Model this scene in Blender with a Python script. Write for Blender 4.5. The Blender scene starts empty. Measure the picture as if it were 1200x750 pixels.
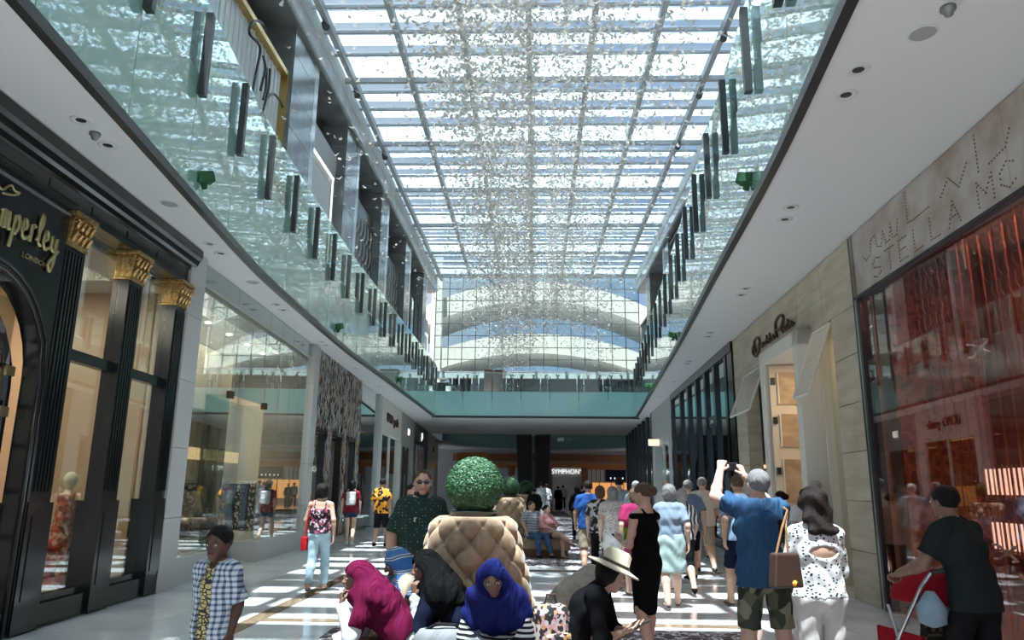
import bpy, bmesh, math, random
import numpy as np
from mathutils import Vector, Matrix
random.seed(7); RNG = np.random.default_rng(7)
S = bpy.context.scene; COL = S.collection
# ---------------------------------------------------------------- camera
F, HY, VX, ROLL, EYE = 865.0, 571.0, 628.0, 0.01, 1.6
_p = math.atan((HY-375)/F); _yaw = math.atan((VX-600)/F*math.cos(_p))
def _basis():
    c, s = math.cos(_yaw), math.sin(_yaw)
    Rz = np.array([[c,-s,0],[s,c,0],[0,0,1]])
    r = np.array([1,0,0.]); u = np.array([0,-math.sin(_p),math.cos(_p)]); f = np.array([0,math.cos(_p),math.sin(_p)])
    cr, sr = math.cos(ROLL), math.sin(ROLL)
    r, u = cr*r+sr*u, -sr*r+cr*u
    return Rz@np.stack([r,u,f],1)
RB = _basis()
cam = bpy.data.cameras.new('camera'); co = bpy.data.objects.new('camera', cam); COL.objects.link(co)
cam.sensor_width = 36; cam.lens = F/1200*36; cam.clip_end = 400; cam.clip_start = .05
co.matrix_world = Matrix([[RB[i][0],RB[i][1],-RB[i][2],(0,0,EYE)[i]] for i in range(3)]+[[0,0,0,1]])
S.camera = co
def gx(px, py, Y):
    """world X of the thing seen at (px,py) and standing Y metres down the mall"""
    d = RB@np.array([(px-600)/F, -(py-375)/F, 1.]); return float(d[0]/d[1]*Y)
# ---------------------------------------------------------------- world, sun, exposure
S.view_settings.view_transform = 'Standard'; S.view_settings.look = 'None'; S.view_settings.gamma = 1
S.view_settings.use_curve_mapping = False; S.view_settings.exposure = -0.38
S.cycles.transparent_max_bounces = 24
W = bpy.data.worlds.new('sky'); S.world = W; W.use_nodes = True
nt = W.node_tree; nt.nodes.clear()
wo = nt.nodes.new('ShaderNodeOutputWorld'); bg = nt.nodes.new('ShaderNodeBackground')
tc = nt.nodes.new('ShaderNodeTexCoord'); nz = nt.nodes.new('ShaderNodeTexNoise'); rp = nt.nodes.new('ShaderNodeValToRGB')
nz.inputs['Scale'].default_value = 2.2; nz.inputs['Detail'].default_value = 6
rp.color_ramp.elements[0].position = .38; rp.color_ramp.elements[0].color = (.30,.46,.72,1)
rp.color_ramp.elements[1].position = .62; rp.color_ramp.elements[1].color = (.80,.86,.90,1)
nt.links.new(tc.outputs['Generated'], nz.inputs['Vector']); nt.links.new(nz.outputs['Fac'], rp.inputs['Fac'])
nt.links.new(rp.outputs['Color'], bg.inputs['Color']); bg.inputs['Strength'].default_value = 1.3
nt.links.new(bg.outputs[0], wo.inputs[0])
sl = bpy.data.lights.new('sun', 'SUN'); sl.energy = 30.0; sl.angle = .009; sl.color = (1,.97,.92)
so = bpy.data.objects.new('sun', sl); COL.objects.link(so)
so.rotation_euler = Vector((.05,.27,-1)).to_track_quat('-Z','Y').to_euler()
# ---------------------------------------------------------------- object helpers
def link(o, parent=None):
    COL.objects.link(o)
    if parent: o.parent = parent
    return o
def tag(o, label=None, cat=None, group=None, kind=None):
    if label: o['label'] = label
    if cat: o['category'] = cat
    if group: o['group'] = group
    if kind: o['kind'] = kind
    return o
def empty(name, label=None, cat=None, loc=(0,0,0), rz=0, group=None, kind=None):
    o = bpy.data.objects.new(name, None); link(o); o.location = loc; o.rotation_euler = (0,0,rz)
    o.empty_display_size = .1
    return tag(o, label, cat, group, kind)
class MB:
    """collects boxes, tubes, prisms, lathes; build() links ONE mesh object"""
    def __init__(s): s.v = []; s.f = []; s.m = []; s.cur = 0
    def add(s, vs, fs):
        b = len(s.v); s.v += [tuple(map(float,p)) for p in vs]; s.f += [tuple(b+i for i in f) for f in fs]; s.m += [s.cur]*len(fs); return s
    def box(s, x0,x1,y0,y1,z0,z1):
        if x0>x1: x0,x1=x1,x0
        if y0>y1: y0,y1=y1,y0
        return s.add([(x,y,z) for x in (x0,x1) for y in (y0,y1) for z in (z0,z1)],
            [(0,1,3,2),(4,6,7,5),(0,4,5,1),(2,3,7,6),(0,2,6,4),(1,5,7,3)])
    def tube(s, pts, r, n=8, cap=True):
        pts = [Vector(p) for p in pts]; rr = r if isinstance(r,(list,tuple)) else [r]*len(pts)
        vs = []; up = Vector((0,0,1))
        for i,p in enumerate(pts):
            d = (pts[min(i+1,len(pts)-1)]-pts[max(i-1,0)]).normalized()
            a = d.cross(up if abs(d.z)<.95 else Vector((1,0,0))).normalized(); b = d.cross(a)
            for k in range(n):
                t = 2*math.pi*k/n; vs.append(p+(a*math.cos(t)+b*math.sin(t))*rr[i])
        fs = [(i*n+k, i*n+(k+1)%n, (i+1)*n+(k+1)%n, (i+1)*n+k) for i in range(len(pts)-1) for k in range(n)]
        if cap: fs += [tuple(range(n))[::-1], tuple((len(pts)-1)*n+k for k in range(n))]
        return s.add(vs, fs)
    def lathe(s, prof, c=(0,0,0), n=24):
        vs = [(c[0]+r*math.cos(2*math.pi*k/n), c[1]+r*math.sin(2*math.pi*k/n), c[2]+z) for r,z in prof for k in range(n)]
        m = len(prof); fs = [(i*n+k, i*n+(k+1)%n, (i+1)*n+(k+1)%n, (i+1)*n+k) for i in range(m-1) for k in range(n)]
        fs += [tuple(range(n))[::-1], tuple((m-1)*n+k for k in range(n))]
        return s.add(vs, fs)
    def prism(s, poly, axis, a, b):
        """poly of 2-D points extruded along axis ('x','y','z') from a to b"""
        def P(u,v,w): return {'x':(w,u,v),'y':(u,w,v),'z':(u,v,w)}[axis]
        n = len(poly); vs = [P(u,v,a) for u,v in poly]+[P(u,v,b) for u,v in poly]
        fs = [(k,(k+1)%n,n+(k+1)%n,n+k) for k in range(n)]+[tuple(range(n))[::-1], tuple(range(n,2*n))]
        return s.add(vs, fs)
    def build(s, name, mats, parent=None, smooth=False, bevel=0):
        me = bpy.data.meshes.new(name); me.from_pydata(s.v, [], s.f)
        mats = mats if isinstance(mats,(list,tuple)) else [mats]
        for m in mats: me.materials.append(m)
        if len(mats)>1: me.polygons.foreach_set('material_index', s.m)
        bm = bmesh.new(); bm.from_mesh(me); bmesh.ops.recalc_face_normals(bm, faces=bm.faces); bm.to_mesh(me); bm.free()
        if smooth: me.polygons.foreach_set('use_smooth', [True]*len(me.polygons))
        me.update(); o = bpy.data.objects.new(name, me); link(o, parent)
        if bevel:
            b = o.modifiers.new('bevel','BEVEL'); b.width = bevel; b.segments = 2; b.limit_method = 'ANGLE'
        return o
def box(name, m, parent, *a, bevel=0): return MB().box(*a).build(name, m, parent, bevel=bevel)
def rep(src, loc=(0,0,0), rot=None, scale=None, parent=None):
    c = src.copy(); COL.objects.link(c); c.location = loc
    if rot: c.rotation_euler = rot
    if scale: c.scale = scale
    if parent is not None: c.parent = parent
    return c
def text(name, body, size, m, parent, loc, rot, depth=.01, shear=0, sx=1, align='CENTER'):
    cu = bpy.data.curves.new(name,'FONT'); cu.body = body; cu.size = size; cu.extrude = depth; cu.align_x = align; cu.shear = shear
    o = bpy.data.objects.new(name, cu); COL.objects.link(o)
    dg = bpy.context.evaluated_depsgraph_get(); me = bpy.data.meshes.new_from_object(o.evaluated_get(dg)); bpy.data.objects.remove(o)
    me.materials.clear(); me.materials.append(m)
    o = bpy.data.objects.new(name, me); link(o, parent); o.location = loc; o.rotation_euler = rot; o.scale = (sx,1,1)
    return o
# ---------------------------------------------------------------- materials
M = {}
def mat(name, col, rough=.5, metal=0, spec=.5, **k):
    m = bpy.data.materials.new(name); m.use_nodes = True; M[name] = m
    p = m.node_tree.nodes['Principled BSDF']
    p.inputs['Base Color'].default_value = (*col,1); p.inputs['Roughness'].default_value = rough
    p.inputs['Metallic'].default_value = metal; p.inputs['Specular IOR Level'].default_value = spec
    for a,b in k.items():
        a = a.replace('_',' '); p.inputs[a].default_value = b if not isinstance(b,tuple) else (*b,1)
    return m
def N(m, t, **k):
    n = m.node_tree.nodes.new(t)
    for a,b in k.items():
        if a in n.inputs.keys(): n.inputs[a].default_value = b
        else: setattr(n, a, b)
    return n
def L(m, a, b): m.node_tree.links.new(a, b)
def PR(m): return m.node_tree.nodes['Principled BSDF']
def coords(m, scale=(1,1,1), kind='Object'):
    t = N(m,'ShaderNodeTexCoord'); mp = N(m,'ShaderNodeMapping'); mp.inputs['Scale'].default_value = scale
    L(m, t.outputs[kind], mp.inputs[0]); return mp.outputs[0]
def ramp(m, fac, stops, const=False):
    r = N(m,'ShaderNodeValToRGB'); cr = r.color_ramp
    if const: cr.interpolation = 'CONSTANT'
    while len(cr.elements) < len(stops): cr.elements.new(.5)
    for e,(p,c) in zip(cr.elements, stops): e.position = p; e.color = (*c,1)
    L(m, fac, r.inputs[0]); return r.outputs[0]
def noisy(name, c0, c1, scale=4, rough=.5, stretch=(1,1,1), bump=0, metal=0, lo=.35, hi=.65, detail=5, spec=.5, kind='Object', **k):
    m = mat(name, c0, rough, metal, spec, **k); v = coords(m, stretch, kind)
    n = N(m,'ShaderNodeTexNoise', Scale=scale, Detail=detail); L(m, v, n.inputs['Vector'])
    L(m, ramp(m, n.outputs[0], [(lo,c0),(hi,c1)]), PR(m).inputs['Base Color'])
    if bump:
        b = N(m,'ShaderNodeBump', Strength=bump, Distance=.01); L(m, n.outputs[0], b.inputs['Height']); L(m, b.outputs[0], PR(m).inputs['Normal'])
    return m
def folds(m, sc=5, st=.5, stretch=(1,1,.35)):
    """soft cloth folds: relief only"""
    v = coords(m, stretch); n = N(m,'ShaderNodeTexNoise', Scale=sc, Detail=2.0, Distortion=1.2); L(m, v, n.inputs['Vector'])
    b = N(m,'ShaderNodeBump', Strength=st, Distance=.06); L(m, n.outputs[0], b.inputs['Height']); L(m, b.outputs[0], PR(m).inputs['Normal']); return m
def fabric(name, c, rough=.85, var=.12, scale=9, bump=.35, fold=.5):
    d = tuple(x*(1-var) for x in c); return folds(noisy(name, d, c, scale, rough, spec=.08), 5 if fold<.8 else 7, fold)
def stripes(name, stops, axis=2, scale=30, warp=.4, rough=.85):
    m = mat(name, stops[0][1], rough, spec=.2); v = coords(m)
    w = N(m,'ShaderNodeTexWave', Scale=scale, Distortion=warp, Detail=1.0); w.bands_direction = 'XYZ'[axis]
    L(m, v, w.inputs[0]); L(m, ramp(m, w.outputs[1], stops, True), PR(m).inputs['Base Color']); return folds(m)
def cells(name, stops, scale=30, rough=.85, feature='F1', metal=0, stretch=(1,1,1), const=True, out='Distance', rnd=1.0):
    m = mat(name, stops[0][1], rough, metal, spec=.3); v = coords(m, stretch)
    w = N(m,'ShaderNodeTexVoronoi', Scale=scale, Randomness=rnd); w.feature = feature
    L(m, v, w.inputs['Vector'])
    o = w.outputs[out]
    if out == 'Color':
        s = N(m,'ShaderNodeSeparateColor'); L(m, o, s.inputs[0]); o = s.outputs[0]
    L(m, ramp(m, o, stops, const), PR(m).inputs['Base Color']); return folds(m)
def emit(name, col, s):
    return mat(name, col, .5, Emission_Color=col, Emission_Strength=s)
def glass(name, tint=(1,1,1), gloss=(1,1,1), ior=1.5, rough=.0, boost=1.0):
    """thin pane: lets light straight through, mirrors by Fresnel"""
    m = bpy.data.materials.new(name); m.use_nodes = True; M[name] = m; t = m.node_tree; t.nodes.clear()
    o = N(m,'ShaderNodeOutputMaterial'); a = N(m,'ShaderNodeBsdfTransparent'); g = N(m,'ShaderNodeBsdfGlossy'); mx = N(m,'ShaderNodeMixShader')
    a.inputs[0].default_value = (*tint,1); g.inputs['Color'].default_value = (*gloss,1); g.inputs['Roughness'].default_value = rough
    f0 = ((ior-1)/(ior+1))**2; lw = N(m,'ShaderNodeLayerWeight'); lw.inputs[0].default_value = .5
    pw = N(m,'ShaderNodeMath'); pw.operation = 'POWER'; pw.inputs[1].default_value = 4.0; L(m, lw.outputs['Facing'], pw.inputs[0])
    f = N(m,'ShaderNodeMath'); f.operation = 'MULTIPLY_ADD'; f.inputs[1].default_value = 1-f0; f.inputs[2].default_value = f0; L(m, pw.outputs[0], f.inputs[0])
    q = N(m,'ShaderNodeMath'); q.operation = 'MULTIPLY'; q.inputs[1].default_value = boost; q.use_clamp = True
    L(m, f.outputs[0], q.inputs[0]); L(m, q.outputs[0], mx.inputs[0]); L(m, a.outputs[0], mx.inputs[1]); L(m, g.outputs[0], mx.inputs[2]); L(m, mx.outputs[0], o.inputs[0])
    return m

# generic people materials
for n_,c_ in dict(skin_light=(.50,.31,.225),skin_tan=(.40,.235,.16),skin_olive=(.22,.125,.08),skin_brown=(.16,.080,.05),skin_dark=(.10,.048,.03)).items():
    mat(n_, c_, .5, spec=.35, Subsurface_Weight=.08, Subsurface_Scale=.01)
mat('eye',(.03,.02,.015),.15); mat('eye_white',(.55,.53,.5),.3); mat('lips',(.20,.07,.06),.45)
for n_,c_ in dict(hair_black=(.007,.006,.005),hair_dark=(.014,.008,.006),hair_brown=(.09,.05,.03),hair_grey=(.17,.16,.15),hair_white=(.32,.31,.29)).items():
    m=noisy(n_, tuple(x*.5 for x in c_), tuple(min(1,x*1.7) for x in c_), 30, .5, (6,6,1), bump=.9, spec=.15, lo=.3, hi=.7)
mat('rubber_white',(.7,.7,.68),.6); mat('rubber_black',(.012,.012,.012),.6); mat('leather_brown',(.045,.022,.013),.45); mat('leather_black',(.012,.012,.013),.35)
# ---- building materials
H = 5.42                                   # underside of the gallery above the shops
mat('black_lacquer',(.008,.011,.011),.18,spec=.6); mat('black_metal',(.012,.014,.015),.3); mat('charcoal_metal',(.055,.058,.055),.35,metal=.6)
mat('steel',(.45,.46,.46),.3,metal=.9); mat('chrome',(.7,.7,.7),.12,metal=1); mat('grey_steel',(.20,.21,.205),.4,metal=.3)
mat('beam_grey',(.30,.31,.31),.5); mat('gold',(.62,.42,.17),.28,metal=1); noisy('gold_relief',(.30,.18,.06),(.70,.48,.20),22,.3,bump=1.0,metal=.9); mat('gold_text',(.55,.45,.22),.35,metal=.8); mat('bronze',(.10,.06,.03),.35,metal=.8)
mat('white_paint',(.60,.60,.585),.6); mat('soffit_white',(.66,.645,.625),.75,spec=.2); mat('cream_paint',(.66,.60,.48),.55); mat('warm_white',(.70,.66,.58),.6)
mat('grey_panel',(.34,.335,.32),.5); mat('light_grey',(.50,.50,.48),.55); mat('black_cloth',(.005,.005,.006),.8,spec=.2); mat('dark_void',(.015,.015,.016),.7)
mat('beige_wall',(.50,.38,.26),.7); mat('brown_wall',(.22,.13,.08),.7); mat('orange_wall',(.55,.20,.06),.5); mat('dark_orange',(.30,.10,.03),.5)
noisy('marble_white',(.60,.61,.61),(.72,.73,.725),1.3,.10,(1,1,1),lo=.35,hi=.65,spec=.65,kind='Object')
m=M['marble_white']; tcn=N(m,'ShaderNodeNewGeometry')
for nd in m.node_tree.nodes:
    if nd.type=='MAPPING': L(m,tcn.outputs['Position'],nd.inputs[0])
noisy('marble_brown',(.13,.085,.05),(.30,.21,.13),3,.12,(1,1,1),spec=.6)
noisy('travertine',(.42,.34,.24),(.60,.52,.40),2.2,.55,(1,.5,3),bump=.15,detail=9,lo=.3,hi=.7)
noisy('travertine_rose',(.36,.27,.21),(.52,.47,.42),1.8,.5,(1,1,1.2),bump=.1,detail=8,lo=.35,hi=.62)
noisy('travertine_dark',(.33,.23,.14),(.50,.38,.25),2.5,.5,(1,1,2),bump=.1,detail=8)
noisy('grey_tile',(.13,.135,.13),(.19,.195,.19),1.5,.18,(1,1,1),spec=.6)
noisy('light_tile',(.42,.43,.43),(.52,.53,.53),1.5,.15,(1,1,1),spec=.6)
noisy('tan_velvet',(.27,.175,.10),(.39,.265,.165),18,.8,bump=.25,spec=.25,lo=.3,hi=.7,Sheen_Weight=.35,Sheen_Roughness=.4)
noisy('brown_leather',(.10,.06,.035),(.17,.10,.06),10,.45)
# back-painted green glass of the gallery edge
mat('green_glass',(.30,.50,.45),.03,spec=.9,Coat_Weight=1.0,Coat_Roughness=.01)
mat('aqua_glass',(.36,.66,.60),.06,spec=.7,Coat_Weight=.6,Coat_Roughness=.02)  # same green glass on the bridge, its sunlit brightness put into the colour
glass('clear_glass',(.86,.93,.91),(.9,1,.97),1.5,boost=1.5); glass('shop_glass',(.80,.84,.82),(.95,1,1),1.6,boost=1.7); glass('roof_glass',(.80,.88,.95),(1,1,1),1.45)
glass('rose_glass',(.90,.78,.74),(1,.95,.93),1.5,boost=1.3)
glass('dark_glass',(.35,.38,.38),(.9,1,1),1.7,boost=1.8)
# translucent roof blades
m=bpy.data.materials.new('roof_blind'); m.use_nodes=True; M['roof_blind']=m; m.node_tree.nodes.clear()
o=N(m,'ShaderNodeOutputMaterial'); a=N(m,'ShaderNodeBsdfTranslucent'); b=N(m,'ShaderNodeBsdfDiffuse'); x=N(m,'ShaderNodeMixShader'); x.inputs[0].default_value=.3
a.inputs[0].default_value=(.78,.84,.86,1); b.inputs[0].default_value=(.8,.82,.82,1); L(m,a.outputs[0],x.inputs[1]); L(m,b.outputs[0],x.inputs[2]); L(m,x.outputs[0],o.inputs[0])
# petals of the hanging sculpture
m=bpy.data.materials.new('petal'); m.use_nodes=True; M['petal']=m; m.node_tree.nodes.clear()
o=N(m,'ShaderNodeOutputMaterial'); a=N(m,'ShaderNodeBsdfTranslucent'); b=N(m,'ShaderNodeBsdfDiffuse'); x=N(m,'ShaderNodeMixShader'); x.inputs[0].default_value=.75
a.inputs[0].default_value=(.50,.46,.41,1); b.inputs[0].default_value=(.66,.61,.54,1); L(m,a.outputs[0],x.inputs[1]); L(m,b.outputs[0],x.inputs[2]); L(m,x.outputs[0],o.inputs[0])
mat('led_white',(1,.97,.9),.5,Emission_Color=(1,.95,.85),Emission_Strength=6); mat('led_warm',(1,.8,.5),.5,Emission_Color=(1,.66,.32),Emission_Strength=1.6)
mat('led_shelf',(1,.9,.75),.5,Emission_Color=(1,.80,.66),Emission_Strength=1.8); mat('letter_light',(1,1,1),.5,Emission_Color=(1,1,.97),Emission_Strength=1.3)
mat('orange_light',(1,.5,.2),.5,Emission_Color=(1,.42,.12),Emission_Strength=.9); mat('exit_light',(1,.8,.6),.5,Emission_Color=(1,.75,.5),Emission_Strength=1.5)
mat('lamp_cup',(.12,.12,.12),.25,metal=.8)
# carpet: pale tangled lines on dark plum
m=mat('carpet',(.10,.07,.08),.95,spec=.1); g_=N(m,'ShaderNodeNewGeometry'); n_=N(m,'ShaderNodeTexNoise',Scale=3.0,Detail=3.0); L(m,g_.outputs['Position'],n_.inputs['Vector'])
vm=N(m,'ShaderNodeVectorMath'); vm.operation='MULTIPLY_ADD'; vm.inputs[1].default_value=(.6,.6,.6); L(m,n_.outputs['Color'],vm.inputs[0]); L(m,g_.outputs['Position'],vm.inputs[2])
w_=N(m,'ShaderNodeTexVoronoi',Scale=4.5); w_.feature='DISTANCE_TO_EDGE'; L(m,vm.outputs[0],w_.inputs['Vector'])
L(m,ramp(m,w_.outputs[0],[(0,(.62,.60,.58)),(.035,(.60,.58,.56)),(.05,(.10,.07,.08)),(1,(.13,.09,.10))]),PR(m).inputs['Base Color'])
stripes('bead_curtain',[(0,(.16,.045,.03)),(.35,(.30,.09,.05)),(.6,(.42,.15,.08)),(.8,(.22,.07,.045))],1,6,1.5,.6)
stripes('corrugated',[(0,(.60,.61,.60)),(.5,(.72,.73,.72)),(.8,(.50,.51,.50))],1,2.5,0,.5)

# ---------------------------------------------------------------- plan of the mall
def wl(y): return -5.2-.045*y
def wr(y): return 4.4+.042*y
RL, RR = .045, -.042
LFR = lambda name,label,cat,y,group=None,kind=None: empty(name,label,cat,(wl(y),y,0),RL,group,kind)     # local +x looks into the mall
RFR = lambda name,label,cat,y,group=None,kind=None: empty(name,label,cat,(wr(y),y,0),RR,group,kind)     # local -x looks into the mall
LE=[(-3.7,-2),(-4.0,3),(-4.28,5.2),(-4.48,7),(-4.84,10.1),(-5.18,13.1),(-5.5,20.5),(-5.62,41.5)]
RE=[(2.0,-2),(2.3,3),(2.55,5.3),(2.77,6.9),(2.9,8),(3.1,10.2),(3.36,13.3),(3.92,19.4),(5.72,41.5)]
def onpoly(P, y):
    ys=[p[1] for p in P]; return float(np.interp(y,ys,[p[0] for p in P]))
def smooth_edge(P, y): return .25*onpoly(P,y-1.2)+.5*onpoly(P,y)+.25*onpoly(P,y+1.2) if y<38 else onpoly(P,y)
# floor: marble tiles piece by piece near the camera, a plain field beyond
fl=MB().box(-14,14,-2.5,90,-.25,-.012).build('floor',M['marble_white']); fl['kind']='structure'
xs=[-6.5,-5.5,-4.5,-3.5,-3.28,-2.3,-1.3,-.3,.7,1.7,2.7,3.7,4.7,5.6]; ys=[2.5,3.5,4.5,5.5,6.5,7.5,8.5,9.35,9.6,10.6,11.6,12.6,13.6,14.6,15.2,15.42,16.4,17.4,18.4,19.4,20.4,21.4,22.4]
tm=MB().box(0,1,0,1,-.012,0); t0=None; t1=None
for i in range(len(xs)-1):
    for j in range(len(ys)-1):
        x0,x1,y0,y1=xs[i],xs[i+1],ys[j],ys[j+1]; cx,cy=(x0+x1)/2,(y0+y1)/2
        if cx<wl(cy)-.3 or cx>wr(cy)+.3: continue
        br=(i==3 and cy>2 and cy<15) or (j in (7,14) and -3.5<=cx<=2.3+(j==14)*1)
        if br:
            if t1 is None: o=t1=tm.build('tile',M['marble_brown'],fl)
            else: o=rep(t1,parent=fl)
        else:
            if t0 is None: o=t0=tm.build('tile',M['marble_white'],fl)
            else: o=rep(t0,parent=fl)
        g=.003; o.location=(x0+g,y0+g,0); o.scale=(x1-x0-2*g,y1-y0-2*g,1)
# ceilings under the galleries, with their hole for the void
def gallery(name, side, E_, wallf, y0, y1, parent=None):
    n=60; P=[]
    for i in range(n+1):
        y=y0+(y1-y0)*i/n; P.append((smooth_edge(E_,y),y))
    mb=MB()
    for (xa,ya),(xb,yb) in zip(P[:-1],P[1:]):
        wa,wb=wallf(ya)+side*3.2,wallf(yb)+side*3.2
        mb.add([(xa,ya,H),(xb,yb,H),(wb,yb,H),(wa,ya,H),(xa,ya,H+1.7),(xb,yb,H+1.7),(wb,yb,H+1.7),(wa,ya,H+1.7)],
               [(0,1,2,3),(4,7,6,5),(0,4,5,1),(3,2,6,7)])
    o=mb.build(name,M['soffit_white'],parent); o['kind']='structure'; return P
PL=gallery('ceiling',-1,LE,wl,-2.4,41.5); PRR=gallery('ceiling',1,RE,wr,-2.4,41.5)
br=MB().prism([(41.5,H),(55,H),(55,H+1.45),(41.5,H+1.45)],'x',-9,9.2).build('ceiling',M['soffit_white']); br['kind']='structure'
# dark metal trim along the bottom of the gallery edge
def edge_strip(P, side, z0, z1, t, off=0):
    mb=MB()
    for (xa,ya),(xb,yb) in zip(P[:-1],P[1:]):
        a,b=xa-side*off,xb-side*off
        mb.add([(a,ya,z0),(b,yb,z0),(b,yb,z1),(a,ya,z1),(a-side*t,ya,z0),(b-side*t,yb,z0),(b-side*t,yb,z1),(a-side*t,ya,z1)],
               [(0,3,2,1),(4,5,6,7),(0,1,5,4),(3,7,6,2)])
    return mb
for P,sd,nm in ((PL,-1,'trim_1'),(PRR,1,'trim_2')):
    o=edge_strip(P,sd,H-.05,H+.07,.10).build(nm,M['charcoal_metal']); o['kind']='structure'
o=box('trim_3',M['charcoal_metal'],None,-5.75,5.85,41.38,41.5,H-.05,H+.07); o['kind']='structure'
# ---------------------------------------------------------------- glass balustrades
def balustrade(P, side, label):
    root=empty('glass_balustrade',label,'balustrade',(0,0,H))
    def pt(y): return np.array([smooth_edge(LE if side<0 else RE,y),y])
    post=None; ys_=np.arange(-.2,41.4,1.86)
    for i,y in enumerate(ys_):
        y2=min(y+1.86,41.35); a,b=pt(y),pt(y2); d=(b-a)/np.linalg.norm(b-a); n=np.array([-d[1],d[0]])*(1 if side>0 else -1)  # n looks into the void
        a2=a+d*.008; b2=b-d*.008
        def slab(off,z0,z1,t,mt,nm):
            q=[a2+n*off,b2+n*off,b2+n*(off+t),a2+n*(off+t)]
            return MB().prism([tuple(p) for p in q],'z',z0,z1).build(nm,mt,root)
        slab(.03,.07,1.74,.03,M['green_glass'],'fascia_panel')
        slab(.03,1.76,2.92,.018,M['clear_glass'],'glass_panel')
        if i==0: continue
        ang=math.atan2(d[1],d[0])
        if post is None:
            mb=MB().box(-.055,.055,.02,.12,-.65,.62); post=mb.build('post',M['charcoal_metal'],root)
            mp=MB().box(-.02,.02,-.03,.03,.30,.34).build('clamp',M['chrome'],post); mp2=rep(mp,(0,0,-.62),parent=post)
            o=post
        else:
            o=rep(post,parent=root)
            for c_ in (mp,mp2): rep(c_,c_.location,parent=o)
        o.location=(a[0]+n[0]*.06,a[1]+n[1]*.06,2.05); o.rotation_euler=(0,0,ang+(0 if side<0 else math.pi)); o.scale=(1,1,1)
        if side<0: o.rotation_euler=(0,0,ang+math.pi)
        else: o.rotation_euler=(0,0,ang)
    return root
balustrade(PL,-1,'curved glass balustrade with dark posts along the left gallery'); balustrade(PRR,1,'curved glass balustrade with dark posts along the right gallery')
root=empty('glass_balustrade','straight aqua glass balustrade across the front of the far bridge','balustrade',(0,41.5,H))
for i in range(7):
    x0=-5.65+i*11.4/7; x1=x0+11.4/7
    box('fascia_panel',M['aqua_glass'],root,x0+.01,x1-.01,-.10,-.06,.07,1.42); box('glass_panel',M['clear_glass'],root,x0+.01,x1-.01,-.09,-.07,1.44,2.5)
    if i: box('post',M['charcoal_metal'],root,x0-.03,x0+.03,-.05,.02,.95,2.3)
box('handrail',M['steel'],root,-5.65,5.75,-.10,-.06,2.5,2.54)
# ---------------------------------------------------------------- shop walls (structure) and their fronts
for nm,f_,sd,rz in (('wall_left',wl,-1,RL),('wall_right',wr,1,RR)):
    o=empty(nm,loc=(f_(0),0,0),rz=rz,kind='structure')
    b=box('backing',M['dark_void'],o,sd*3.0,sd*3.2,-2.4,62,-.05,H+1.7)
# upper storey walls with tile-clad piers
UL,UR=-7.15,7.3; ZT=16.0
piers=[(-1.2,.8),(5.6,7.7),(12.2,14.3),(19.3,21.7),(25.5,27.6),(32.0,33.8),(38.6,40.4),(45.2,46.8)]
for nm,X,sd in (('wall_left_upper',UL,-1),('wall_right_upper',UR,1)):
    w=empty(nm,loc=(X,0,0),kind='structure')
    box('backing',M['dark_void'],w,sd*1.2,sd*1.4,-2.4,50.2,6.8,ZT+1)
    tl=None
    for (a,b) in piers:
        z=7.0
        box('pier_core',M['black_metal'],w,0,sd*1.2,a+.03,b-.03,6.9,15.25)
        while z<15.2:
            z2=min(z+1.18,15.25)
            for (c0,c1,mt) in ((a,b-.42,'grey_tile'),(b-.40,b,'light_tile')):
                box('tile',M[mt],w,-sd*.05,sd*.02,c0+.008,c1-.008,z+.008,z2-.008)
            box('tile',M['grey_tile'],w,0,sd*1.1,a-.02,a+.03,z+.008,z2-.008)
            z=z2
    # fascia of tiles under the roof edge
    y=-2.2
    while y<50:
        box('tile',M['light_tile'],w,-sd*.14,-sd*.22,y+.008,min(y+1.26,50.2)-.008,15.0,16.05); y+=1.26
    box('bulkhead',M['grey_tile'],w,-sd*.14,sd*1.2,-2.4,50.2,14.9,15.0)
    box('recess_wall',noisy('dark_plaster',(.05,.048,.045),(.09,.085,.08),3,.7) if 'dark_plaster' not in M else M['dark_plaster'],w,sd*.9,sd*1.15,-2.4,50.2,6.9,14.9)
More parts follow.
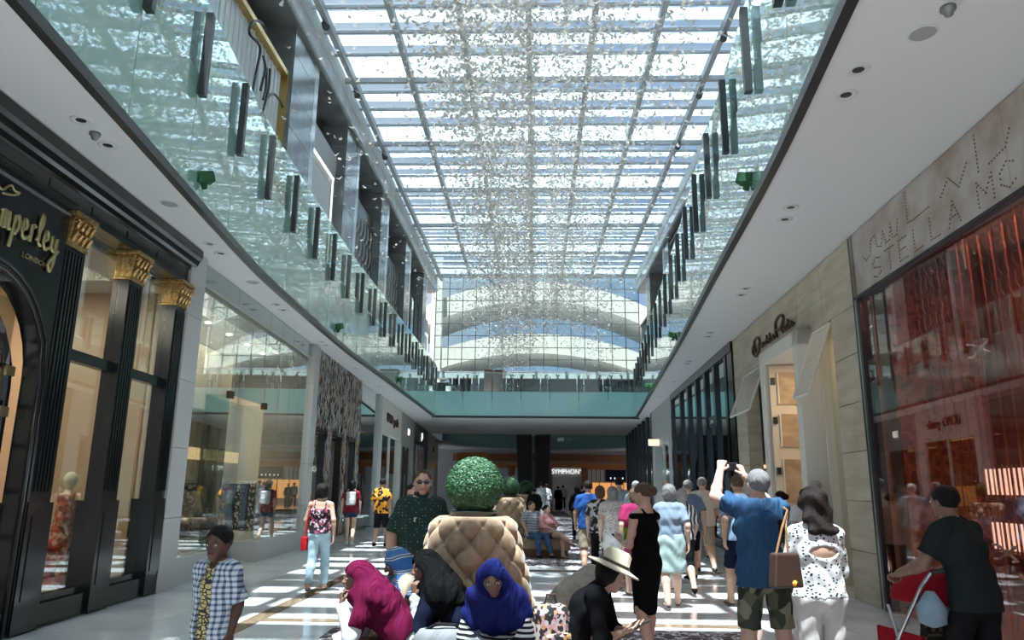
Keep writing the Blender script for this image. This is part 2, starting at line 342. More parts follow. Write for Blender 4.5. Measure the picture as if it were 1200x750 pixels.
    # gallery floor slab behind the balustrade is the ceiling mesh; ledge strip
def upfront(side,y0,y1,z0,z1,kind,label):
    X=UL if side<0 else UR; r=empty('upper_shopfront',label,'shopfront',(X,y0,7.12)); w=y1-y0; s=side
    if kind=='white':
        box('sign_board',M['corrugated'],r,s*.25,s*.35,.1,w-.15,0,z1-7.12)
        for k in range(int(w/.28)): box('rib',M['white_paint'],r,s*.21,s*.25,.14+k*.28,.20+k*.28,0,z1-7.12)
        box('frame',M['gold'],r,s*.05,s*.35,w-.15,w,0,z1-7.02); box('frame',M['gold'],r,s*.05,s*.35,0,w,z1-7.12,z1-6.97)
        return r
    if kind=='frame':
        box('panel',M['grey_panel'],r,s*.3,s*.4,0,w,0,z1-7.12); box('door_panel',M['light_grey'],r,s*.22,s*.3,.6,w-.9,0,z1-8.6)
        box('light_strip',M['letter_light'],r,s*.18,s*.22,.45,.55,0,z1-8.2); box('light_strip',M['letter_light'],r,s*.18,s*.22,.45,w-.6,z1-8.3,z1-8.2); box('light_strip',M['letter_light'],r,s*.18,s*.22,w-.7,w-.6,0,z1-8.2)
    elif kind=='lattice':
        box('panel',M['black_metal'],r,s*.3,s*.4,0,w,0,z1-7.12)
        for k in range(7):
            for j in range(int((z1-7.3)/.9)):
                y=.2+k*(w-.4)/7; z=.3+j*.9; o=MB().tube([(s*.25,y,z),(s*.25,y+.25,z+.35),(s*.25,y+.2,z+.8)],.03,5).build('scroll',M['grey_panel'],r)
    elif kind=='glass':
        box('panel',M['grey_panel'],r,s*.6,s*.7,0,w,0,z1-7.12)
        for k in range(3):
            box('window',M['dark_glass'],r,s*.2,s*.23,.05+k*w/3,(k+1)*w/3-.05,.1,z1-7.3); box('mullion',M['charcoal_metal'],r,s*.15,s*.28,(k+1)*w/3-.05,(k+1)*w/3+.05,0,z1-7.12)
    elif kind=='dark':
        box('panel',M['charcoal_metal'],r,s*.1,s*.2,0,w,0,z1-7.12); box('frame',M['black_metal'],r,s*0,s*.1,0,w,z1-7.3,z1-7.12)
    return r
bays=[(b0[1],b1[0]) for b0,b1 in zip(piers[:-1],piers[1:])]+[(46.8,50.1)]
kl=['dark','glass','white','frame','lattice','lattice','glass','frame']; kr=['dark','glass','glass','dark','glass','dark','glass','dark']
nl=['dark panelled','triple glazed','white ribbed sign-board','grey panelled with light strips','black scrollwork','second black scrollwork','glazed','small grey panelled']
wh=['nearest the camera','before the ribbed sign board','with handwritten script','beyond the script sign board','with slanted black pattern','behind the smaller pattern','near the far corner','at the far corner']
for i,(a,b) in enumerate(bays):
    r=upfront(-1,a,b,7.1,[12.6,13,13.2,13.6,13.4,13,12.8,12.8][i],kl[i],'%s upper shopfront on the left gallery %s'%(nl[i],wh[i]))
    if i==2: scr=r
    upfront(1,a,b,7.1,[13,13.4,12.6,13.6,12.8,14.6,12.8,12.6][i],kr[i],'%s upper shopfront on the right gallery, %s counted from the near end'%({'dark':'dark metal','glass':'glazed'}[kr[i]],['first','second','third','fourth','fifth','sixth','seventh','last'][i]))
def stroke(pts,r,m,parent,name='letter',n=6,sub_=6):
    """hand-drawn script letter: a smooth tube through the points"""
    P=[Vector(p) for p in pts]; out=[]
    for i in range(len(P)-1):
        p0,p1,p2,p3=P[max(i-1,0)],P[i],P[i+1],P[min(i+2,len(P)-1)]
        for k in range(sub_):
            t=k/sub_; out.append(.5*((2*p1)+(p2-p0)*t+(2*p0-5*p1+4*p2-p3)*t*t+(3*p1-p0-3*p2+p3)*t**3))
    out.append(P[-1]); return MB().tube(out,r,n).build(name,m,parent,smooth=True)
# script on the ribbed board (local y runs away from the camera, z up)
def sgn(pts,y0,z0,sy,sz,x): return [(x,y0+u*sy,z0+v*sz) for u,v in pts]
for p in ([(.75,1.0),(.55,.98),(.28,.8),(.12,.55),(.15,.42),(.5,.5),(.62,.4),(.55,0),(.45,-.6)],[(.75,.42),(.9,.25),(.85,.0),(.78,-.3)],[(.95,.3),(1.0,-.1),(.92,-.4)],[(1.1,.38),(1.12,.0),(1.0,-.5),(.85,-.9)],[(1.1,-.25),(1.35,.0),(1.7,.05),(1.85,0)]):
    stroke(sgn(p,1.5,4.75,1.5,1.35,.10),.035,M['black_metal'],scr)
# ---------------------------------------------------------------- skylight
sk=empty('window_1',loc=(0,0,16.05),kind='structure')
SX0,SX1=-7.0,7.15; base=24.05; mods=[base+5.05*k for k in range(-6,6)]
seg=[0,.95,2.25,3.55]; first={}
def part(key,mb_fn,mt,loc,parent=sk,name=None):
    if key not in first: first[key]=mb_fn().build(name or key,mt,parent); first[key].location=loc; return first[key]
    return rep(first[key],loc,parent=parent)
SXC=(SX0+SX1)/2; SW=SX1-SX0
beamx=[-6.6,-4.48,-2.36,-.22,1.84,3.92,6.02]
for x in beamx: part('beam',lambda:MB().box(-.09,.09,-7,50.2,-.24,.05),M['beam_grey'],(x,0,0))
lanes=[SX0]+beamx+[SX1]
for m0 in mods:
    if m0>50: continue
    for q,s0 in enumerate(seg):
        y=m0+s0
        if y>50.1 or y<-4: continue
        d=.34 if q==0 else .2
        if q==0: part('main_purlin',lambda:MB().box(SX0,SX1,-.07,.07,-.16,.02),M['beam_grey'],(0,y,-.04))
        else: part('purlin',lambda:MB().box(SX0,SX1,-.04,.04,-.07,.02),M['beam_grey'],(0,y,0))
        y1=m0+(seg[q+1] if q<3 else 5.05); w=y1-y
        # glass panes and the translucent blades above them
        for a,b in zip(lanes[:-1],lanes[1:]):
            key='pane%d'%round((b-a)*100)+str(q)
            part(key,lambda a=a,b=b,w=w:MB().box(0,b-a-.02,.02,w-.02,.08,.10),M['roof_glass'],(a+.01,y,0),name='glass_pane')
        if q==0: blade=(.0,w)
        elif q==3: blade=(.58,w)
        else: blade=(.68,w)
        part('blade%d'%q,lambda blade=blade:MB().box(SX0,SX1,blade[0]+.02,blade[1]-.02,.32,.34),M['roof_blind'],(0,y,0),name='roof_blade')
for sd,x in ((-1,SX0),(1,SX1)): box('edge_beam',M['light_grey'],sk,x-.1*1,x+.1,-2.4,50.2,-.5,.1)
# far glazed wall
gw=empty('window_2',loc=(0,50.3,9.35),kind='structure')
n=15; x0=-6.95; wv=(7.25-x0)/n
for i in range(n):
    for j in range(8):
        key='gp'; part(key,lambda:MB().box(0,wv-.05,-.01,.01,0,.80),M['clear_glass'],(x0+i*wv+.025,0,j*.84),parent=gw,name='glass_pane')
for i in range(n+1): box('mullion',M['grey_steel'],gw,x0+i*wv-.025,x0+i*wv+.025,-.06,.06,0,6.72)
for j in range(9): box('transom',M['grey_steel'],gw,x0,x0+n*wv,-.05,.05,j*.84-.02,j*.84+.02)
box('sill_beam',M['light_grey'],gw,x0,x0+n*wv,-.25,.35,-.5,-.04)
# vaulted canopies seen through it
def arc(name,label,y,zc,R,t,z_lo,mt,x0=-12,x1=12):
    pts=[(x,zc+math.sqrt(max(R*R-x*x,0))) for x in np.linspace(x0,x1,33)]
    poly=pts+[(x,z-t) for x,z in pts[::-1]]
    o=MB().prism(poly,'y',y,y+6).build(name,mt); tag(o,label,'canopy'); return o
arc('vaulted_canopy','upper grey vaulted canopy seen through the far glazed wall',56,-2.0,19.4,1.6,0,M['light_grey'])
arc('vaulted_canopy','lower grey vaulted canopy seen through the far glazed wall',55,-9.0,22.0,1.5,0,M['light_grey'])
for x,lb in ((-7.9,'left'),(9.2,'right')): tag(box('column',M['light_grey'],None,x,x+.8,54.6,55.4,6.87,20),'tall pale column behind the far glazed wall at its %s end'%lb,'column')

bk_=box('wall_terrace',M['charcoal_metal'],None,-7.0,7.3,49.7,49.9,6.87,8.5); bk_['kind']='structure'  # dark sheet added for the shade in the opening below the glazed wall

# ---------------------------------------------------------------- implicit-surface figures
def mesh_sdf(f, lo, hi, h):
    """surface nets: the zero level of f on a grid -> verts, quads"""
    lo = np.array(lo,float); n = np.ceil((np.array(hi)-lo)/h).astype(int)+1
    ax = [lo[i]+h*np.arange(n[i]) for i in range(3)]
    G = np.stack(np.meshgrid(*ax, indexing='ij'),-1).astype(np.float32)
    v = f(G.reshape(-1,3)).reshape(n); s = v<0
    nc = n-1; cnt = np.zeros(nc); acc = np.zeros((*nc,3))
    def sl(o): return tuple(slice(o[i], o[i]+nc[i]) for i in range(3))
    cs = [(a,b,c) for a in (0,1) for b in (0,1) for c in (0,1)]
    for a in cs:
        for d in range(3):
            if a[d]: continue
            b = list(a); b[d] = 1; va = v[sl(a)]; vb = v[sl(tuple(b))]; cr = (va<0)!=(vb<0)
            t = np.where(cr, va/np.where(cr, va-vb, 1), 0)
            for i in range(3): acc[...,i] += np.where(cr, a[i]+(t if i==d else 0), 0)
            cnt += cr
    act = cnt>0; idx = -np.ones(nc,int); idx[act] = np.arange(act.sum())
    ijk = np.argwhere(act); V = lo+h*(ijk+acc[act]/cnt[act][:,None])
    Q = []
    for d in range(3):
        e1, e2 = [(1,2),(2,0),(0,1)][d]
        a = s; sa = [slice(0,n[i]) for i in range(3)]; sb = list(sa); sa[d] = slice(0,n[d]-1); sb[d] = slice(1,n[d])
        A = a[tuple(sa)]; B = a[tuple(sb)]; cr = np.argwhere(A!=B)
        ok = (cr[:,e1]>0)&(cr[:,e2]>0)&(cr[:,e1]<nc[e1])&(cr[:,e2]<nc[e2]); cr = cr[ok]
        if not len(cr): continue
        o1 = np.zeros(3,int); o1[e1] = 1; o2 = np.zeros(3,int); o2[e2] = 1
        q = np.stack([idx[tuple((cr-x).T)] for x in (o1+o2, o2, 0*o1, o1)],1)
        fl = ~A[tuple(cr.T)]; q[fl] = q[fl][:,::-1]; Q.append(q)
    Q = np.concatenate(Q) if Q else np.zeros((0,4),int)
    return V, Q
def build_vq(name, parts, m, parent):
    Vs=[];Qs=[];b=0
    for V,Q in parts: Vs.append(V); Qs.append(Q+b); b+=len(V)
    V=np.concatenate(Vs); Q=np.concatenate(Qs)
    me = bpy.data.meshes.new(name); me.vertices.add(len(V)); me.vertices.foreach_set('co', V.astype(np.float32).ravel())
    me.loops.add(len(Q)*4); me.loops.foreach_set('vertex_index', Q.astype(np.int32).ravel())
    me.polygons.add(len(Q)); me.polygons.foreach_set('loop_start', np.arange(0,len(Q)*4,4,dtype=np.int32)); me.polygons.foreach_set('loop_total', np.full(len(Q),4,np.int32))
    me.polygons.foreach_set('use_smooth', np.ones(len(Q),bool)); me.materials.append(m); me.update(calc_edges=True); me.validate()
    o = bpy.data.objects.new(name, me); return link(o, parent)
A3 = lambda p: np.array(p, float)
def cone(a, b, ra, rb):
    a=A3(a); b=A3(b); ab=b-a; L2=max(float(ab@ab),1e-9)
    def f(P):
        t=np.clip((P-a)@ab/L2,0,1); return np.linalg.norm(P-a-t[:,None]*ab,axis=1)-(ra+(rb-ra)*t)
    f.bb=(np.minimum(a-ra,b-rb),np.maximum(a+ra,b+rb)); return f
def econe(a, b, wa, da, wb, db, side=(1,0,0)):
    """limb of elliptical section: w half-width along side, d half-depth"""
    a=A3(a); b=A3(b); ab=b-a; Ln=np.linalg.norm(ab)+1e-9; u=ab/Ln; s=A3(side); s=s-u*(s@u); s/=np.linalg.norm(s)+1e-9; w=np.cross(u,s)
    def f(P):
        q=P-a; t0=q@u; t=np.clip(t0/Ln,0,1); k=(wa+(wb-wa)*t); r=(da+(db-da)*t)
        e=(t0-t*Ln); x=q@s; y=q@w; m=np.minimum(k,r)
        return (np.sqrt((x/k)**2+(y/r)**2+(e/m)**2)-1)*m
    R=max(wa,da,wb,db); f.bb=(np.minimum(a,b)-R,np.maximum(a,b)+R); return f
def ell(c, r, R=None):
    c=A3(c); r=A3(r)
    def f(P):
        q=P-c
        if R is not None: q=q@R
        return (np.linalg.norm(q/r,axis=1)-1)*r.min()
    m=r.max() if R is not None else r; f.bb=(c-m,c+m); return f
def uni(fs, k=.02):
    fs=list(fs)
    def f(P):
        d=fs[0](P)
        for g in fs[1:]:
            e=g(P)
            if k: h=np.maximum(k-np.abs(d-e),0)/k; d=np.minimum(d,e)-h*h*k*.25
            else: d=np.minimum(d,e)
        return d
    f.bb=(np.min([g.bb[0] for g in fs],0),np.max([g.bb[1] for g in fs],0)); return f
def cut(f, p, n):
    """keep the side of the plane the normal points away from"""
    p=A3(p); n=A3(n); n=n/np.linalg.norm(n)
    def g(P): return np.maximum(f(P),(P-p)@n)
    g.bb=f.bb; return g
def sub(f, g):
    def h(P): return np.maximum(f(P),-g(P))
    h.bb=f.bb; return h
def infl(f, r, amp=0, fr=40):
    def g(P):
        d=f(P)-r
        if amp: d=d+amp*np.sin(P[:,2]*fr+3*np.sin(P[:,0]*fr*.5)+2*np.sin(P[:,1]*fr*.4))
        return d
    g.bb=(f.bb[0]-r-amp,f.bb[1]+r+amp); return g
def mk(name, f, m, parent, h, extra=()):
    V,Q=mesh_sdf(f, f.bb[0]-2*h, f.bb[1]+2*h, h); return build_vq(name, [(V,Q),*extra], m, parent)
def lerp(a,b,t): return A3(a)+(A3(b)-A3(a))*t
def rotm(yaw=0,pitch=0,roll=0):
    """head frame: columns are right, forward, up"""
    return np.array(Matrix.Rotation(yaw,3,'Z')@Matrix.Rotation(pitch,3,'X')@Matrix.Rotation(roll,3,'Y'))
def hand(w, d, palm, k, side, curl, h=.005):
    """hand from wrist w, pointing along d, palm facing `palm`; side=+1 right, -1 left"""
    d=A3(d)/np.linalg.norm(d); n=A3(palm); n=n-d*(n@d); n/=np.linalg.norm(n); s=np.cross(d,n)*side  # s points to the thumb side
    w=A3(w); P=lambda a,b,c: w+k*(d*a+s*b+n*c)
    fs=[econe(P(-.01,0,0),P(.085,0,0),.026*k,.02*k,.041*k,.016*k,s)]
    for i,(o,l) in enumerate(((.030,.072),(.010,.080),(-.011,.074),(-.031,.058))):
        c1=curl*.9; c2=curl*2.0; a=P(.082,o,0)
        b=a+k*l*.45*(d*math.cos(c1)+n*math.sin(c1)); c=b+k*l*.33*(d*math.cos(c2)+n*math.sin(c2)); e=c+k*l*.26*(d*math.cos(c2+.5*curl)+n*math.sin(c2+.5*curl))
        fs+=[cone(a,b,.0098*k,.009*k),cone(b,c,.009*k,.0082*k),cone(c,e,.0082*k,.007*k)]
    t0=P(.02,.028,.004); t1=P(.052,.055,.012+.012*curl); t2=P(.082,.058-.012*curl,.02+.022*curl)
    fs+=[cone(t0,t1,.014*k,.0115*k),cone(t1,t2,.0108*k,.0085*k)]
    f=uni(fs,.004); return mesh_sdf(f,f.bb[0]-2*h,f.bb[1]+2*h,h)
BASE=dict(hip=(0,0,.93),wai=(0,.0,1.08),che=(0,0,1.28),nek=(0,-.01,1.47),hed=(0,.025,1.62),
  shL=(-.168,0,1.405),shR=(.168,0,1.405),elL=(-.235,-.03,1.14),elR=(.235,-.03,1.14),wrL=(-.255,.06,.90),wrR=(.255,.06,.90),
  hiL=(-.092,0,.92),hiR=(.092,0,.92),knL=(-.1,.02,.50),knR=(.1,.02,.50),anL=(-.1,-.03,.085),anR=(.1,-.03,.085),
  hdL=(-.02,.05,-1),hdR=(.02,.05,-1),pmL=(1,.1,0),pmR=(-1,.1,0),ftL=(-.15,1,0),ftR=(.15,1,0))
WALK=dict(knL=(-.095,.17,.53),anL=(-.095,.22,.10),knR=(.095,-.02,.50),anR=(.095,-.30,.14),elL=(-.24,-.10,1.16),wrL=(-.24,-.06,.91),elR=(.24,.02,1.15),wrR=(.23,.18,.95))
WALK2=dict(knR=(.095,.14,.53),anR=(.095,.18,.10),knL=(-.095,-.02,.50),anL=(-.095,-.22,.13),elR=(.24,-.10,1.16),wrR=(.25,-.06,.91),elL=(-.24,.02,1.15),wrL=(-.24,.15,.94))
def person(label, loc, face, H, pose, skin, top=None, bottom=None, hair=None, shoes=None, fat=1.0, female=False, head=(0,0,0), res=.012,
           group=None, facial=True, curl=(.35,.35), name='person', hs=1.0, cat='person'):
    k=H/1.75; J={a:A3(b)*k for a,b in {**BASE,**pose}.items()}
    root=empty(name,label,cat,(loc[0],loc[1],loc[2] if len(loc)>2 else 0),face,group)
    fw=fat*k; hw=.165*fw*(1.04 if female else .97); sw=.17*fw*(.92 if female else 1.05)
    side=J['shR']-J['shL']; side=side/np.linalg.norm(side); hside=J['hiR']-J['hiL']; hside=hside/np.linalg.norm(hside)
    upv=J['nek']-J['che']; upv/=np.linalg.norm(upv); fwd=np.cross(upv,side)
    # torso chain of elliptical sections
    T=[econe(J['hip'],J['wai'],hw,.115*fw,.14*fw,.105*fw,hside), econe(J['wai'],J['che'],.135*fw,.10*fw,.155*fw*(.94 if female else 1.05),.115*fw,side),
       econe(J['che'],lerp(J['che'],J['nek'],.62),.155*fw*(.94 if female else 1.05),.118*fw,.12*fw,.085*fw,side),
       econe(J['shL'],J['shR'],.043*k,.05*k,.043*k,.05*k,upv)]
    T+=[cone(lerp(J['sh'+s],J['nek'],.25),J['nek']+upv*.015*k,.045*k,.05*k) for s in 'LR']
    if female: T+=[ell(lerp(J['che'],J['nek'],.02)+fwd*.085*fw+side*s*.068*fw,np.array([.062,.06,.06])*fw) for s in (-1,1)]
    elif fat>1.15: T+=[ell(lerp(J['hip'],J['wai'],.8)+fwd*.05*fw,np.array([.15,.13,.14])*fw)]
    armr=(.052,.043,.031) if not female else (.046,.037,.026)
    armr=[r*k*(.6+.4*fat) for r in armr]; legr=[r*k*(.5+.5*fat) for r in ((.088,.057,.039) if female else (.085,.058,.042))]
    arms={}; legs={}
    for s in 'LR':
        arms[s]=[cone(J['sh'+s],J['el'+s],armr[0],armr[1]),cone(J['el'+s],lerp(J['el'+s],J['wr'+s],.3),armr[1],armr[1]*.97),cone(lerp(J['el'+s],J['wr'+s],.3),J['wr'+s],armr[1]*.97,armr[2])]
        calf=lerp(J['kn'+s],J['an'+s],.3)-0*fwd
        legs[s]=[cone(J['hi'+s],J['kn'+s],legr[0],legr[1]),cone(J['kn'+s],calf,legr[1],legr[1]*1.02),cone(calf,J['an'+s],legr[1]*1.02,legr[2])]
    HC=J['hed']; R=rotm(*head); hk=k*hs*1.05; Hp=lambda x,y,z: HC+hk*(R@np.array([x,y,z]))
    neck=cone(J['nek'],Hp(0,-.02,-.06),.056*fw**.5*k**.5,.052*k)
    feet=[]
    for s in 'LR':
        fd=J['ft'+s]/np.linalg.norm(J['ft'+s]); a=J['an'+s]
        feet.append(uni([econe(a-fd*.035*k-A3((0,0,.04*k)),a+fd*.13*k-A3((0,0,.052*k)),.032*k,.03*k,.04*k,.02*k,np.cross(fd,(0,0,1))),cone(a,a+fd*.05*k-A3((0,0,.03*k)),.038*k,.03*k)],.02))
    body=uni(T+arms['L']+arms['R']+legs['L']+legs['R']+[neck]+feet,.03*k)
    # head: skull, jaw, brow, nose, ears, sockets, lips
    hp=[ell(Hp(0,-.012,.03),np.array([.076,.095,.088])*hk,R),econe(Hp(0,.02,-.01),Hp(0,.045,-.075),.062*hk,.062*hk,.036*hk,.03*hk,R[:,0]),cone(Hp(0,-.02,-.04),Hp(0,-.03,-.12),.05*hk,.052*hk)]
    hd=uni(hp,.03*hk)
    if facial:
        hd=uni([hd,cone(Hp(0,.083,.012),Hp(0,.102,-.022),.008*hk,.0125*hk),econe(Hp(-.03,.077,.026),Hp(.03,.077,.026),.008*hk,.008*hk,.008*hk,.008*hk,R[:,2])]+[cone(Hp(x,.092,-.026),Hp(x*.6,.094,-.026),.008*hk,.007*hk) for x in (-.012,.012)],.014*hk)
        hd=sub(hd,uni([ell(Hp(s*.031,.094,.007),np.array([.016,.012,.009])*hk,R) for s in (-1,1)],0))
        hd=uni([hd,econe(Hp(-.018,.079,-.052),Hp(.018,.079,-.052),.006*hk,.005*hk,.006*hk,.005*hk,R[:,2]),econe(Hp(-.014,.078,-.062),Hp(.014,.078,-.062),.007*hk,.006*hk,.007*hk,.006*hk,R[:,2])],.006*hk)
    hd=uni([hd]+[ell(Hp(s*.078,-.008,-.004),np.array([.009,.018,.03])*hk,R) for s in (-1,1)],.008*hk)
    hh=.006 if res<=.014 else .009
    ex=[mesh_sdf(hd,hd.bb[0]-.02,hd.bb[1]+.02,hh)]
    fine=.0045 if res<=.011 else .006
    for i,s in enumerate('LR'):
        ex.append(hand(J['wr'+s],J['hd'+s],J['pm'+s],k,1 if s=='R' else -1,curl[i],fine))
    bo=mk('body',body,skin,root,res,ex)
    if facial:
        for s in (-1,1):
            ey=mk('eye',ell(Hp(s*.031,.0785,.007),np.array([.0135,.0115,.0075])*hk,R),M['eye_white'],root,.0035)
            mk('iris',ell(Hp(s*.031,.0865,.007),np.array([.0062,.0050,.0066])*hk,R),M['eye'],ey,.002)
        mk('lips',uni([econe(Hp(-.021,.0835,-.057),Hp(.021,.0835,-.057),.0055*hk,.004*hk,.0055*hk,.004*hk,R[:,2])],0),M['lips'],root,.004)
        bm_=M[hair.get('brow','hair_black')] if hair else M['hair_black']
        for s in (-1,1): mk('eyebrow',econe(Hp(s*.018,.088,.03),Hp(s*.045,.079,.031),.004*hk,.004*hk,.003*hk,.004*hk,R[:,2]),bm_,root,.004)
    ctx=dict(J=J,k=k,T=T,arms=arms,legs=legs,root=root,fwd=fwd,up=upv,side=side,Hp=Hp,R=R,hk=hk,res=res,fw=fw,fat=fat,neck=neck,hw=hw,legr=legr,armr=armr,feet=feet)
    if bottom: do_bottom(ctx,**bottom)
    if top: do_top(ctx,**top)
    if hair: do_hair(ctx,**{a:b for a,b in hair.items() if a!='brow'})
    if shoes: do_shoes(ctx,**shoes)
    return ctx
def do_top(c, m, sleeve=.6, hem=.86, infl_=.014, name='shirt', sm=None, scoop=None, fold=.003, neckr=.068, back=0, hole=None):
    """sleeve 0..1 down the upper arm, 1..2 down the forearm; scoop: height of a strap neckline; back: open back"""
    J=c['J']; k=c['k']; q=infl_*k; hemz=hem*k; sl=[]; r=c['armr']
    for s in 'LR':
        a,e,w=J['sh'+s],J['el'+s],J['wr'+s]
        if sleeve<=0: continue
        if sleeve<=1: sl.append(cut(cone(a,e,r[0]+.004*k,r[1]+.012*k),lerp(a,e,sleeve),e-a))
        else: sl+=[cone(a,e,r[0],r[1]+.003*k),cut(uni([cone(e,w,r[1]+.004*k,r[2]+.004*k)],0),lerp(e,w,sleeve-1),w-e)]
    hip=J['hip']; dn=J['hip']-J['wai']; dn/=np.linalg.norm(dn); fs=list(c['T'])
    up=dn[2]<-.8
    if hemz<hip[2] and up: fs.append(econe(J['wai'],(hip[0],hip[1],hemz-.03),.14*c['fw'],.105*c['fw'],c['hw']+.012,.12*c['fw'],c['side']))
    core=infl(uni(fs,.03*k),q,fold)
    if up: core=cut(core,(0,0,hemz),(0,0,-1))
    else: core=cut(core,hip+dn*.05*k,dn)
    if scoop is not None: core=cut(core,lerp(J['che'],J['nek'],scoop),c['up']+c['fwd']*back)
    else: core=cut(core,J['nek']+c['up']*.035*k,c['up']+c['fwd']*.3)
    if sl and not sm: core=uni([core,infl(uni(sl,.03*k),q,fold)],.03*k)
    if scoop is None: core=sub(core,cone(J['nek']-c['up']*.03*k+c['fwd']*.015*k,J['nek']+(J['nek']-J['che'])*.5,neckr*k*c['fat']**.5,neckr*1.1*k*c['fat']**.5))
    if hole is not None: core=sub(core,hole(c))
    mk(name,core,m,c['root'],c['res'])
    if sm:
        for i in range(2):
            part=sl[i*len(sl)//2:(i+1)*len(sl)//2]
            mk('sleeve',infl(uni(part,.03*k),q,fold),sm,c['root'],c['res'])
    if scoop is not None:
        for s in (-1,1):
            tp=J['nek']+c['side']*s*.088*k+c['up']*.004*k
            mk('strap',uni([cone(lerp(J['che'],J['nek'],scoop-.15)+c['side']*s*.09*k+c['fwd']*d*.108*k,tp+c['fwd']*d*.03*k,.012,.012) for d in (-1,1)]+[cone(tp+c['fwd']*.03*k,tp-c['fwd']*.03*k,.012,.012)],0),m,c['root'],.007)
def do_bottom(c, m, kind='trousers', hem=.08, infl_=.012, waist=1.02, name=None, flare=.0, hemk=None):
    J=c['J']; k=c['k']; q=infl_*k; lr=c['legr']
    if kind in ('trousers','shorts'):
        fs=[c['T'][0]]
        for s in 'LR':
            h_,n_,a_=J['hi'+s],J['kn'+s],J['an'+s]
            if kind=='shorts':
                t=(hemk if hemk is not None else .85); th=cone(h_,n_,lr[0],lr[1]+flare)
                if t<=1: fs.append(cut(th,lerp(h_,n_,t),n_-h_))
                else: fs+=[th,cut(cone(n_,a_,lr[1]+flare,lr[1]+flare),lerp(n_,a_,t-1),a_-n_)]
            else:
                ca=lerp(n_,a_,.3); fs+=[cone(h_,n_,lr[0],lr[1]),cone(n_,ca,lr[1],lr[1]*1.02+flare*.5),cut(cone(ca,a_,lr[1]*1.02+flare*.5,lr[2]+.006+flare),lerp(n_,a_,.93),a_-n_)]
        f=infl(uni(fs,.03*k),q,.003); u=J['wai']-J['hip']; u/=np.linalg.norm(u)
        f=cut(f,J['hip']+u*(waist-.93)*k,u)
        mk(name or kind,f,m,c['root'],c['res'])
    else:
        z1=hem*k; mid=(J['knL']+J['knR'])/2; hip=J['hip']; a=c['hw']; low=.15*k+flare
        kz=max(z1-.02,mid[2]); fs=[c['T'][0],econe(hip,(mid[0],mid[1],kz),a,.12*c['fw'],low,low*.8,c['side'])]
        for s in 'LR': fs.append(cone(J['hi'+s],J['kn'+s],lr[0],lr[1]+flare*.5))
        if z1<mid[2]-.02: fs.append(econe((mid[0],mid[1],mid[2]),(mid[0],mid[1],z1-.03),low,low*.8,low+flare*.6,low*.8+flare*.6,c['side']))
        f=infl(uni(fs,.04*k),q,.003+flare*.04,30); f=cut(f,(0,0,z1),(0,0,-1)); f=cut(f,(0,0,waist*k),(0,0,1))
        mk(name or 'skirt',f,m,c['root'],c['res'])
